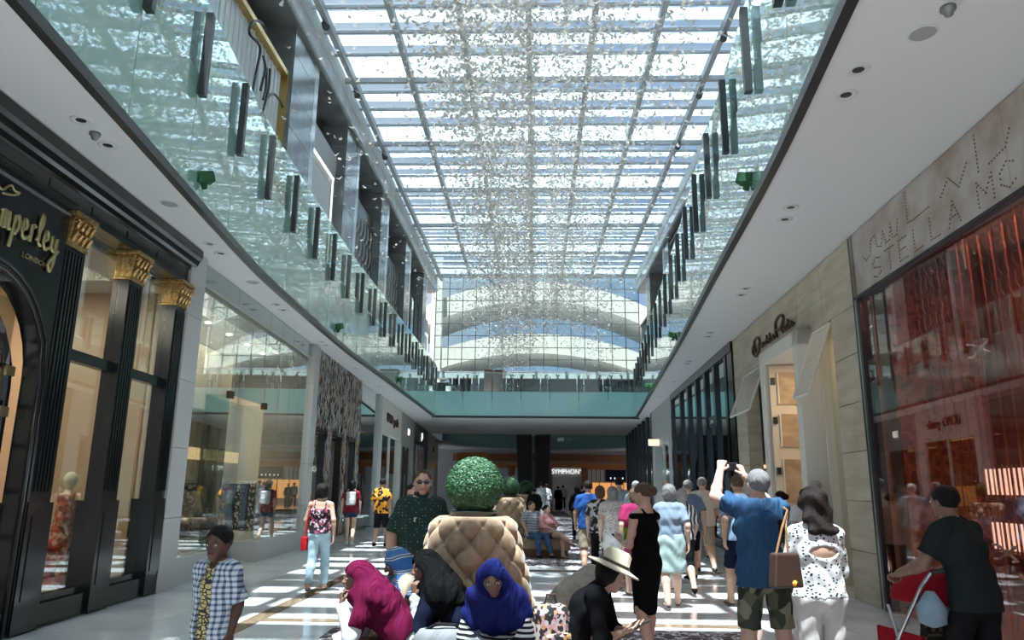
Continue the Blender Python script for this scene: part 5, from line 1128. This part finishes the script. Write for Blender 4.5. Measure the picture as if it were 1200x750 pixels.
# 3,4,5
c=person('woman in dark red top and denim shorts carrying a white backpack',at(411,600,20.8),.15,1.74,WALK,M['skin_light'],female=True,top=dict(m=M['dark_red'],sleeve=.6,hem=.88),bottom=dict(m=M['denim_short'],kind='shorts',hemk=.35),hair=dict(kind='long',m='hair_black',length=.1),shoes=dict(m='white_cloth'),facial=False,res=.02)
w=world(c,(0,-.17,1.28)); r=put('backpack','small white backpack on the woman in the dark red top','bag',tuple(w),.15); MB().box(-.13,.13,-.08,.04,-.2,.16).build('body',M['white_cloth'],r,bevel=.04); box('pocket',M['white_cloth'],r,-.10,.10,-.12,-.08,-.17,-.02,bevel=.015)
for s in (-1,1): MB().tube([(s*.09,.03,-.15),(s*.11,.06,.1),(s*.09,.09,.22),(s*.07,.16,.2)],.014,6).build('strap',M['white_cloth'],r)
c=person('man in orange and black printed shirt and black shorts walking away',at(447,600,20.4),-.1,1.80,WALK2,M['skin_tan'],top=dict(m=M['orange_print'],sleeve=.75,hem=.86,infl_=.03),bottom=dict(m=M['black_cloth'],kind='shorts',hemk=1.0,flare=.02),hair=dict(m='hair_black'),shoes=dict(m='black_knit'),facial=False,res=.02)
r=put('suitcase','black upright suitcase with long handle beside the man in orange','suitcase',(gx(464,620,20.3),20.3,0),0); box('body',M['black_cloth'],r,-.2,.2,-.12,.12,.06,.62,bevel=.04)
for s in (-1,1): MB().tube([(s*.13,0,0.0),(s*.13,0,.07)],.03,8).build('wheel',M['rubber_black'],r); MB().tube([(s*.08,0,.62),(s*.08,0,1.02)],.01,6).build('handle_bar',M['steel'],r)
box('handle_grip',M['black_cloth'],r,-.1,.1,-.015,.015,1.0,1.03)
person('man in white shirt with dark hair, mostly hidden behind the big man in green',at(481,600,12.6),pi+.9,1.64,{},M['skin_tan'],top=dict(m=M['white_cloth'],sleeve=.6),bottom=dict(m=M['navy']),hair=dict(m='hair_dark'),res=.016)
# 6 polo man
c=person('heavy man in dark green dotted polo and sunglasses standing left of the topiary',at(492,640,7.45),pi+.42,1.76,dict(elL=(-.27,-.03,1.12),elR=(.27,-.03,1.12),wrL=(-.30,.06,.9),wrR=(.30,.06,.9)),M['skin_light'],fat=1.32,top=dict(m=M['polo_dots'],sleeve=.8,hem=.84,infl_=.022),bottom=dict(m=M['khaki'],kind='shorts',hemk=.95),hair=dict(m='hair_brown',vol=.985),shoes=dict(m='leather_brown'),res=.0115,head=(-.25,0,0))
Hp,hk,R=c['Hp'],c['hk'],c['R']
g=mk('sunglasses',uni([econe(Hp(s*.030-.019,.094,.008),Hp(s*.030+.019,.092,.008),.017*hk,.006*hk,.016*hk,.006*hk,R[:,2]) for s in (-1,1)]+[cone(Hp(-.012,.098,.014),Hp(.012,.098,.014),.0035,.0035)]+[cone(Hp(s*.052,.088,.014),Hp(s*.08,.0,.008),.0035,.0035) for s in (-1,1)],.002),M['phone_glass'],c['root'],.004)
mk('collar',sub(econe(c['J']['nek']-A3((0,0,.035)),c['J']['nek']+A3((0,.0,.035)),.098,.098,.078,.08,c['side']),cone(c['J']['nek']-A3((0,0,.1)),c['J']['nek']+A3((0,0,.1)),.082,.066)),M['polo_dots'],c['root'],.007)
box('crest',M['white_cloth'],c['root'],.08,.115,.165,.172,1.27,1.31)
# seated poses
def sit(lean=.3, **k):
    """hips on a .43 m seat; lean 0 upright .. 1 folded forward"""
    a=lean*1.0; up=np.array([0,math.sin(a),math.cos(a)]); hip=np.array([0,0,.53]); q=lambda t,f=0,x=0: tuple(hip+up*t+np.array([x,0,0])+np.array([0,math.cos(a),-math.sin(a)])*f)
    d=dict(hip=q(0),wai=q(.15,-.01),che=q(.34,0),nek=q(.52,.03),hed=tuple(np.array(q(.64,.06))),shL=q(.47,.02,-.165),shR=q(.47,.02,.165),hiL=(-.09,.02,.50),hiR=(.09,.02,.50),knL=(-.11,.44,.50),knR=(.11,.44,.50),anL=(-.11,.46,.09),anR=(.11,.46,.09))
    d.update(k); return d
P_={}
# 7 maroon headscarf
c=person('seated woman in maroon headscarf and white sleeves, chin resting on her hand',(gx(478,720,5.72),5.72,0),pi/2+.1,1.60,sit(.62,elR=(0.2, 0.38, 0.6),wrR=(0.13, 0.6, 0.52),hdR=(-0.0, 1.0, -0.3),pmR=(-0.0, -0.2, -1.0),elL=(-0.2, 0.42, 0.62),wrL=(-0.07, 0.52, 0.83),hdL=(0.25, 0.05, 1.0),pmL=(0.3, -1.0, 0.2)),M['skin_brown'],female=True,top=dict(m=M['white_cloth'],sleeve=1.9,hem=.3,infl_=.02),bottom=dict(m=M['white_cloth'],infl_=.02),shoes=dict(m='leather_black'),res=.010,head=(.35,.05,0),curl=(.9,.5))
do_hair(c,'maroon','hijab',.33); J=c['J']; mk('shawl',infl(cut(uni([infl(f,.03) for f in c['T'][:3]],.04),J['che']-c['up']*.26,-c['up']),.008,.006,30),M['maroon'],c['root'],.012)
# 8 blue striped scarf
c=person('seated girl in blue striped headscarf and cream wrap reading a phone',(gx(503,690,6.15),6.15,0),pi/2+.15,1.58,sit(.38,elR=(.2,.28,.72),wrR=(.07,.40,.86),elL=(-.2,.28,.72),wrL=(-.06,.40,.86),hdR=(-.2,1,.5),hdL=(.2,1,.5),pmR=(0,-.5,1),pmL=(0,-.5,1)),M['skin_brown'],female=True,top=dict(m=M['cream_cloth'],sleeve=1.9,hem=.3,infl_=.035),bottom=dict(m=M['cream_cloth'],infl_=.02),shoes=dict(m='leather_black'),res=.011,head=(.25,-.3,0),curl=(.6,.6))
do_hair(c,'blue_scarf','hijab',.24); 
# 9 black hijab
c=person('seated woman in black headscarf, navy top and grey sleeves resting her cheek on her hand',(gx(549,720,5.82),5.82,0),pi/2-.05,1.64,sit(.50,elR=(0.2, 0.36, 0.6),wrR=(0.14, 0.6, 0.74),hdR=(-0.1, 0.9, 0.5),pmR=(-0.3, -0.4, 1.0),elL=(-0.2, 0.36, 0.62),wrL=(-0.09, 0.42, 0.86),hdL=(0.1, 0.1, 1.0),pmL=(0.6, -0.6, 0.1)),M['skin_brown'],female=True,top=dict(m=M['navy'],sleeve=.95,hem=.3,infl_=.022),bottom=dict(m=M['dark_jeans'],infl_=.02),shoes=dict(m='leather_black'),res=.010,head=(.45,-.12,0),curl=(.9,.7))
do_hair(c,'black_scarf','hijab',.27); J=c['J']
for s in 'LR': mk('sleeve',infl(uni([cone(lerp(J['sh'+s],J['el'+s],.6),J['el'+s],.046,.042),cone(J['el'+s],lerp(J['el'+s],J['wr'+s],.93),.042,.034)],.02),.006,.004,90),M['light_grey_cloth'],c['root'],.009)
phone('dark phone held forward by the woman in the black headscarf',c,J['wrR']+A3((-.02,.10,.03)),.9)
r=put('handbag','grey slouchy bag on the lap of the woman in the black headscarf','bag',(gx(520,745,5.55),5.5,.56),.2); MB().lathe([(.02,-.07),(.16,-.06),(.20,0),(.15,.07),(.03,.085)],n=20).build('body',M['grey_cloth'],r,smooth=True).scale=(1.1,.55,1)
MB().tube([(-.15,0,.05),(-.05,-.05,.11),(.08,-.04,.10),(.17,0,.03)],.012,6).build('strap',M['black_cloth'],r)
# 10 blue hijab, striped shirt
c=person('seated woman in bright blue headscarf and black and white striped shirt looking down',(gx(592,720,5.52),5.52,0),pi-.25,1.60,sit(.45,elR=(.24,.24,.66),wrR=(.06,.38,.60),elL=(-.24,.24,.66),wrL=(-.05,.38,.60),hdR=(-.6,.6,-.3),hdL=(.6,.6,-.3)),M['skin_brown'],female=True,top=dict(m=M['bw_stripes'],sleeve=1.9,hem=.3,infl_=.02),bottom=dict(m=M['black_cloth'],infl_=.02),shoes=dict(m='leather_black'),res=.010,head=(.35,-.28,.1),curl=(.5,.5))
do_hair(c,'royal_blue','hijab',.28)
# 11 woman with straw hat
c=person('seated woman in black top and white trousers under a straw hat, bent over her phone',(gx(664,720,5.72),5.72,0),-pi/2-.25,1.62,sit(.52,elR=(.19,.30,.62),wrR=(.06,.44,.66),elL=(-.19,.34,.62),wrL=(-.05,.46,.66),hdR=(-.2,1,.35),hdL=(.2,1,.35),pmR=(-.2,-.4,1),pmL=(.2,-.4,1)),M['skin_tan'],female=True,top=dict(m=M['black_knit'],sleeve=1.3,hem=.3,infl_=.018),bottom=dict(m=M['white_cloth'],infl_=.03),hair=dict(kind='long',m='hair_black',length=.26,vol=1.1),shoes=dict(m='white_cloth'),res=.010,head=(0,-.42,0),curl=(.25,.3))
phone('pale phone in the hands of the woman with the straw hat',c,lerp(c['J']['wrL'],c['J']['wrR'],.5)+A3((0,.12,.05)),.5)
hp=world(c,c['Hp'](0,-.02,.085)); r=put('straw_hat','cream straw hat with dark band on the seated woman in black','hat',tuple(hp)); r.rotation_euler=(0,.42,.1)
MB().lathe([(.075,.105),(.095,.09),(.105,0),(.19,-.02),(.20,-.03),(.19,-.035),(.10,-.012),(.09,-.01),(.08,.09),(.01,.10)],n=36).build('crown_and_brim',M['straw'],r,smooth=True); MB().lathe([(.106,.0),(.104,.022),(.1,.022),(.1,.0)],n=36).build('band',M['leather_brown'],r,smooth=True); MB().lathe([(.08,.10),(.07,.112),(.03,.108),(.001,.105)],n=30).build('crown_top',M['straw'],r,smooth=True)
r=put('backpack','black backpack with small multicoloured flowers beside the woman in the straw hat','bag',(gx(645,720,5.62),5.55,.44),.5); MB().box(-.13,.13,-.09,.09,0,.36).build('body',M['floral_bag'],r,bevel=.06); box('pocket',M['floral_bag'],r,-.1,.1,-.13,-.09,.04,.18,bevel=.02); MB().tube([(-.05,0,.35),(-.03,0,.42),(.03,0,.42),(.05,0,.35)],.01,6).build('grab_handle',M['leather_brown'],r)
q1=world(c,c['J']['shL']+A3((0,0,.04))); 
# 12 beige abaya
c=person('seated woman in a taupe cloak behind the woman in the straw hat',(gx(636,690,6.35),6.35,0),-pi/2+.1,1.56,sit(.75,elR=(.19,.36,.55),elL=(-.19,.36,.55),wrR=(.06,.5,.6),wrL=(-.06,.5,.6)),M['skin_tan'],female=True,top=dict(m=M['beige_abaya'],sleeve=1.9,hem=.3,infl_=.045),bottom=dict(m=M['beige_abaya'],infl_=.03),shoes=dict(m='leather_brown'),res=.013,head=(0,-.3,0)); do_hair(c,'beige_abaya','hijab',.22)
# 13 black dress
c=person('young woman in sleeveless black dress holding a phone, lime lanyard at her waist',at(757,660,7.6),.75,1.66,dict(ARMS_PHONE,elR=(.19,.04,1.13),wrR=(.10,.27,1.13),elL=(-.2,.05,1.12),wrL=(-.06,.28,1.14),knL=(-.085,.02,.5),knR=(.085,.03,.5),anL=(-.09,-.10,.09),anR=(.08,.06,.085)),M['skin_light'],female=True,top=dict(m=M['black_knit'],sleeve=0,hem=.88,scoop=.85,infl_=.010),bottom=dict(m=M['black_knit'],kind='skirt',hem=.44,flare=-.035,infl_=.010,waist=1.1),hair=dict(kind='bun',m='hair_brown',brow='hair_dark'),shoes=dict(m='leather_black',kind='sandal'),res=.0105,head=(.25,-.1,0))
phone('dark phone held out by the woman in the black dress',c,lerp(c['J']['wrL'],c['J']['wrR'],.5)+A3((0,.10,.03)),.5)
w=world(c,(-.10,.16,1.12)); r=put('lanyard','lime green badge and ribbon hanging from the hand of the woman in black','lanyard',tuple(w),.6); MB().box(-.035,.035,-.004,.004,-.02,.10).build('badge',M['lime'],r); MB().tube([(.03,0,.0),(.045,0,-.2),(.03,0,-.3)],.007,5).build('ribbon',M['lime'],r); MB().tube([(-.03,0,.05),(-.06,0,-.1),(-.05,0,-.24)],.006,5).build('ribbon',M['white_cloth'],r)
w=world(c,c['J']['wrR']); 
# 14.. the crowd walking away
def P3(lab,px,Y,H,pose,skin,top,bot,hair,shoes,fem=False,fat=1.0,rz=0,res=.015,**k):
    return person(lab,at(px,640,Y),rz,H,pose,M[skin],female=fem,fat=fat,top=top,bottom=bot,hair=hair,shoes=shoes,facial=False,res=res,**k)
P3('grey-haired woman in leopard print top and white shorts walking away',719,12.7,1.63,WALK,'skin_light',dict(m=M['leopard'],sleeve=.5,hem=.95,infl_=.02),dict(m=M['white_cloth'],kind='shorts',hemk=.55,flare=.02),dict(kind='bob',m='hair_grey',vol=1.02),dict(m='leather_black',kind='sandal'),True,1.12,.05,.013)
P3('grey-haired woman in grey-blue tee and long mint skirt walking away',786,10.8,1.66,WALK2,'skin_light',dict(m=M['grey_blue'],sleeve=.7,hem=.95,infl_=.018),dict(m=M['mint'],kind='skirt',hem=.50,flare=.06,waist=1.05),dict(kind='bob',m='hair_grey',vol=1.1),dict(m='leather_black',kind='sandal'),True,1.15,-.05,.012)
P3('white-haired woman in black and white striped top behind the mint skirt',801,12.2,1.60,WALK,'skin_light',dict(m=M['bw_broad'],sleeve=.9,hem=.9),dict(m=M['black_cloth'],kind='shorts',hemk=1.1),dict(kind='bob',m='hair_white'),dict(m='black_knit'),True,1.08)
P3('grey-haired man in steel blue polo and navy shorts walking away',809,13.9,1.76,WALK2,'skin_light',dict(m=M['steel_blue'],sleeve=.75,hem=.86,infl_=.022),dict(m=M['navy'],kind='shorts',hemk=.95,flare=.02),dict(m='hair_grey'),dict(m='black_knit'),False,1.15)
P3('tall grey-haired man in pale tee and khaki shorts near the black shopfront',826,15.1,1.83,WALK,'skin_light',dict(m=M['beige_tee'],sleeve=.75,hem=.86,infl_=.025),dict(m=M['khaki'],kind='shorts',hemk=.95,flare=.02),dict(m='hair_grey'),dict(m='leather_black'),False,1.12)
P3('bald man seen only by his head above the crowd',783,17.4,1.80,WALK,'skin_light',dict(m=M['white_cloth'],sleeve=.7,hem=.86),dict(m=M['khaki'],kind='shorts'),None,dict(m='leather_black'),False,1.1,0,.018)
P3('last man in dark shorts walking close to the black shopfront',832,18.0,1.72,WALK2,'skin_light',dict(m=M['dark_red'],sleeve=.7,hem=.86),dict(m=M['navy'],kind='shorts'),dict(m='hair_brown'),dict(m='leather_black'),False,1.05,0,.018)
P3('woman in bright pink shirt walking just behind the woman in black',745,11.8,1.60,WALK,'skin_light',dict(m=M['pinkc'],sleeve=.7,hem=.8,infl_=.025),dict(m=M['pinkc'],kind='shorts',hemk=.6),dict(kind='bob',m='hair_brown'),dict(m='leather_brown',kind='sandal'),True,1.1)
P3('dark-haired man in pale grey-blue shirt with a crossbody strap',727,17.5,1.84,WALK2,'skin_tan',dict(m=M['grey_blue'],sleeve=.7,hem=.86),dict(m=M['khaki'],kind='shorts'),dict(m='hair_dark'),dict(m='leather_black'),False,1.1,0,.018)
P3('man with white cap of hair far back in the right-hand crowd',747,16.5,1.76,WALK,'skin_light',dict(m=M['light_grey_cloth'],sleeve=.7,hem=.86),dict(m=M['khaki'],kind='shorts'),dict(m='hair_white'),dict(m='leather_black'),False,1,0,.018)
P3('dark-haired man in royal blue tee and khaki shorts walking away',690,14.4,1.74,WALK2,'skin_tan',dict(m=M['tee_royal'],sleeve=.65,hem=.86,infl_=.02),dict(m=M['khaki'],kind='shorts',hemk=.95,flare=.02),dict(m='hair_dark'),dict(m='leather_black'),False,1.05)
P3('brown-haired woman in white blouse, black waistcoat and black trousers',704,13.4,1.64,WALK,'skin_light',dict(m=M['bw_print'],sleeve=.8,hem=.9,infl_=.02),dict(m=M['black_cloth']),dict(kind='bob',m='hair_brown'),dict(m='leather_black'),True,1.0)
P3('woman in black with dark hair ahead of the man in royal blue',677,24,1.66,WALK,'skin_tan',dict(m=M['black_cloth'],sleeve=1.8,hem=.7),dict(m=M['black_cloth']),dict(kind='long',m='hair_black',length=.1),dict(m='leather_black'),True,1.0,0,.022)
# 25 photographer
c=person('grey-haired man in blue tee and camouflage shorts photographing with raised arms',at(893,640,6.45),.12,1.77,dict(elL=(-.33,.12,1.52),wrL=(-.22,.27,1.74),hdL=(.35,.35,.9),pmL=(.5,.8,0),elR=(.24,.27,1.42),wrR=(.02,.33,1.70),hdR=(-.25,.3,.9),pmR=(-.5,.8,0),shL=(-.17,.01,1.43),shR=(.17,.02,1.43),anL=(-.15,.06,.085),knL=(-.13,.05,.5),anR=(.15,-.05,.085),knR=(.13,.0,.5),hiL=(-.10,0,.92),hiR=(.10,0,.92)),M['skin_light'],fat=1.12,top=dict(m=M['tee_blue'],sleeve=.55,hem=.82,infl_=.03,fold=.006),bottom=dict(m=M['camo'],kind='shorts',hemk=.96,flare=.015,infl_=.016),hair=dict(m='hair_grey',vol=1.04),shoes=dict(m='leather_brown'),res=.0105,head=(.1,.22,0),curl=(.7,.7))
w=world(c,(-.10,.36,1.80)); r=put('camera','black compact camera held up by the man in the blue tee','camera',tuple(w),.1); MB().box(-.06,.06,-.02,.02,-.035,.035).build('body',M['leather_black'],r,bevel=.006); MB().tube([(0,.02,0),(0,.06,0)],.028,14).build('lens',M['leather_black'],r); box('screen',M['phone_glass'],r,-.04,.04,-.022,-.02,-.025,.025)
c=P3('man in light blue polo and navy shorts half hidden by the photographer',868,10.9,1.80,WALK,'skin_tan',dict(m=M['polo_lightblue'],sleeve=.75,hem=.88,infl_=.02),dict(m=M['navy'],kind='shorts',hemk=.98,flare=.02),dict(m='hair_brown'),dict(m='leather_brown',kind='sandal'),False,1.1,.1,.0125)
# 27 long hair woman
c=person('long-haired woman in white bird print top with open back and cream trousers',at(958,660,5.72),.1,1.60,dict(ARMS_PHONE,wrL=(-.12,.27,1.24),wrR=(.02,.3,1.22)),M['skin_tan'],female=True,fat=1.15,top=dict(m=M['bird_print'],sleeve=1.5,hem=.93,infl_=.016,hole=lambda c: ell(c['J']['nek']-c['up']*.17-c['fwd']*.15,(.13,.075,.045))),bottom=dict(m=M['cream_trousers'],hem=.2,infl_=.012),hair=dict(kind='long',m='hair_dark',length=.02,vol=1.2),shoes=dict(m='leather_black'),res=.0105,head=(.15,-.1,0))
phone('black phone raised in front of the long-haired woman',c,(-.10,.33,1.30),1.4)
r=put('handbag','brown leather tote with orange scarf hanging behind the long-haired woman','bag',(gx(917,660,5.5),5.45,1.06),.3); r.scale=(.8,.8,.8)
MB().prism([(-.15,-.15),(.15,-.15),(.12,.14),(-.12,.14)],'y',-.05,.05).build('body',M['leather_brown'],r,bevel=.02); 
for s in (-1,1): MB().tube([(s*.06-.02,0,.13),(.03+s*.02,.02,.35),(.10,.05,.50),(.11,.12,.52)],.010,6).build('strap',noisy('tan_strap',(.22,.10,.04),(.3,.15,.06),9) if 'tan_strap' not in M else M['tan_strap'],r)
MB().lathe([(.005,-.03),(.022,-.02),(.024,.01),(.005,.025)],(0.05,-.055,-.11),12).build('scarf',M['orange_print'],r,smooth=True)
P3('woman with striped scarf facing left behind the photographer',919,12.6,1.58,{},'skin_tan',dict(m=M['scarf_stripes'],sleeve=1.6,hem=.85,infl_=.03),dict(m=M['dark_jeans']),dict(kind='bun',m='hair_dark'),dict(m='leather_black'),True,1.05,1.2)
P3('dark-haired woman in white blouse and grey shorts close to the right wall',948,11.2,1.62,WALK,'skin_tan',dict(m=M['white_cloth'],sleeve=.6,hem=.8,infl_=.025),dict(m=M['grey_cloth'],kind='shorts',hemk=1.1,flare=.02),dict(kind='bun',m='hair_dark'),dict(m='leather_brown'),True,1.1)
P3('grey-haired man in white tee close to the right wall',962,12.9,1.76,WALK2,'skin_light',dict(m=M['white_cloth'],sleeve=.7,hem=.8,infl_=.025),dict(m=M['khaki'],kind='shorts',hemk=1.0,flare=.02),dict(m='hair_white'),dict(m='leather_brown'),False,1.1)
# 29 man with stroller
c=person('man in dark teal tee leaning on a red stroller at the right edge',at(1140,670,5.55),.45,1.66,dict(che=(0,.07,1.27),nek=(0,.12,1.45),hed=(0,.17,1.60),wai=(0,.02,1.08),shL=(-.175,.10,1.39),shR=(.175,.10,1.39),elL=(-.27,.20,1.15),wrL=(-.24,.44,1.06),elR=(.25,.22,1.14),wrR=(.10,.46,1.03),hdL=(.2,1,-.3),hdR=(-.2,1,-.3),pmL=(0,-.2,-1),pmR=(0,-.2,-1),anL=(-.1,.18,.09),knL=(-.1,.14,.52),anR=(.1,-.22,.1)),M['skin_olive'],fat=1.08,top=dict(m=M['dark_teal'],sleeve=.62,hem=.84,infl_=.022),bottom=dict(m=M['black_cloth'],infl_=.016),hair=dict(m='hair_black',vol=1.03),shoes=dict(m='leather_black'),res=.0105,curl=(1.2,1.2))
r=put('stroller','red and black stroller with checked seat back and hanging bags','stroller',(gx(1090,720,5.95),6.05,0),.22)
fr=M['steel']
for s in (-1,1):
    MB().tube([(s*.24,-.42,1.04),(s*.24,-.30,.92),(s*.24,.05,.45),(s*.24,.38,.10)],.014,8).build('frame_tube',fr,r,smooth=True); MB().tube([(s*.24,-.30,.10),(s*.24,-.02,.50),(s*.22,.1,.75)],.013,8).build('frame_tube',fr,r,smooth=True)
    for y in (-.30,.38):
        w_=MB().tube([(s*.25,y,.085),(s*.29,y,.085)],.085,18).build('wheel',M['rubber_black'],r); MB().tube([(s*.292,y,.085),(s*.30,y,.085)],.03,10).build('hub',fr,w_)
    box('side_panel',M['red_canopy'],r,s*.20,s*.23,-.25,.25,.30,.58,bevel=.01)
MB().tube([(-.24,-.42,1.04),(-.10,-.46,1.06),(.10,-.46,1.06),(.24,-.42,1.04)],.017,8).build('handlebar',M['rubber_black'],r,smooth=True)
MB().prism([(-.20,.36),(-.27,.84),(-.22,.86),(-.14,.38),(.22,.32),(.22,.26),(-.18,.28)],'x',-.19,.19).build('seat',M['brown_check'],r,bevel=.01)
cf=sub(cut(cut(ell((0,-.06,.78),(.235,.29,.26)),(0,0,.80),(0,0,-1)),(0,.14,.8),(0,1,.2)),ell((0,-.06,.77),(.22,.275,.245))); mk('canopy',cf,M['red_canopy'],r,.008)
box('basket',M['black_cloth'],r,-.2,.2,-.25,.25,.14,.28); box('pocket',M['white_cloth'],r,-.17,.17,-.30,-.26,.72,.80,bevel=.01)
MB().lathe([(.02,-.13),(.09,-.10),(.10,0),(.03,.11)],(-.25,-.40,.80),14).build('hanging_bag',M['pale_blue_bag'],r,smooth=True); MB().lathe([(.02,-.16),(.10,-.12),(.10,.05),(.04,.12)],(.26,-.30,.55),12).build('hanging_bag',M['yellow_print'],r,smooth=True)
# 30 seated couple
person('seated man in navy striped shirt and jeans beside the second tufted tower',(gx(624,620,18.0),18.15,0),pi+.55,1.72,sit(-.15,elL=(-.26,-.02,.78),wrL=(-.12,.20,.62),elR=(.27,.0,.8),wrR=(.3,.2,.66),anL=(-.15,.62,.09),anR=(.14,.5,.09)),M['skin_tan'],top=dict(m=M['navy_stripes'],sleeve=.8,hem=.3,infl_=.02),bottom=dict(m=M['jeans']),hair=dict(m='hair_dark'),shoes=dict(m='navy'),res=.014)
person('seated woman in salmon top with crossed bare legs beside the seated man',(gx(641,620,18.2),18.2,0),pi+.75,1.60,sit(-.1,elL=(-.22,.12,.80),wrL=(-.05,.30,.92),elR=(.22,.05,.8),wrR=(.06,.28,.7),knR=(.02,.46,.60),anR=(-.12,.72,.42),anL=(-.08,.5,.09)),M['skin_light'],female=True,top=dict(m=M['salmon'],sleeve=1.4,hem=.3,infl_=.02),bottom=dict(m=M['leather_brown'],kind='shorts',hemk=.6),hair=dict(kind='bun',m='hair_dark'),shoes=dict(m='leather_brown',kind='sandal'),res=.014)
r=put('bench','low tan bench under the seated couple','bench',(.25,18.35,0)); box('seat',M['tan_velvet'],r,-.75,.6,-.35,.45,.18,.43,bevel=.04); box('base',M['bronze'],r,-.7,.55,-.3,.4,.0,.18)
# 31 far figures
for lb,px,Y,H,mm,kind in (('distant figure in black robe before the pale far wall',654,52,1.70,'black_cloth','robe'),('distant man in white shirt and dark trousers before the pale far wall',660,56,1.78,'white_cloth','man'),('distant figure in long white robe by the escalator foot, left of two',634,40,1.85,'white_cloth','robe'),('distant figure in long white robe by the escalator foot, right of two',640,42,1.80,'white_cloth','robe'),('distant woman in dark clothes beside the third tufted tower',626,26.5,1.60,'black_cloth','man'),('distant person in dark jacket in the middle of the mall',683,34,1.72,'navy','man')):
    person(lb,at(px,590,Y),0,H,WALK if kind=='man' else {},M['skin_tan'],top=dict(m=M[mm],sleeve=1.8,hem=.9,infl_=.03),bottom=dict(m=M[mm] if kind=='robe' else M['black_cloth'],kind='skirt' if kind=='robe' else 'trousers',hem=.12,flare=.04 if kind=='robe' else 0),hair=dict(m='hair_black'),shoes=dict(m='leather_black'),facial=False,res=.028)
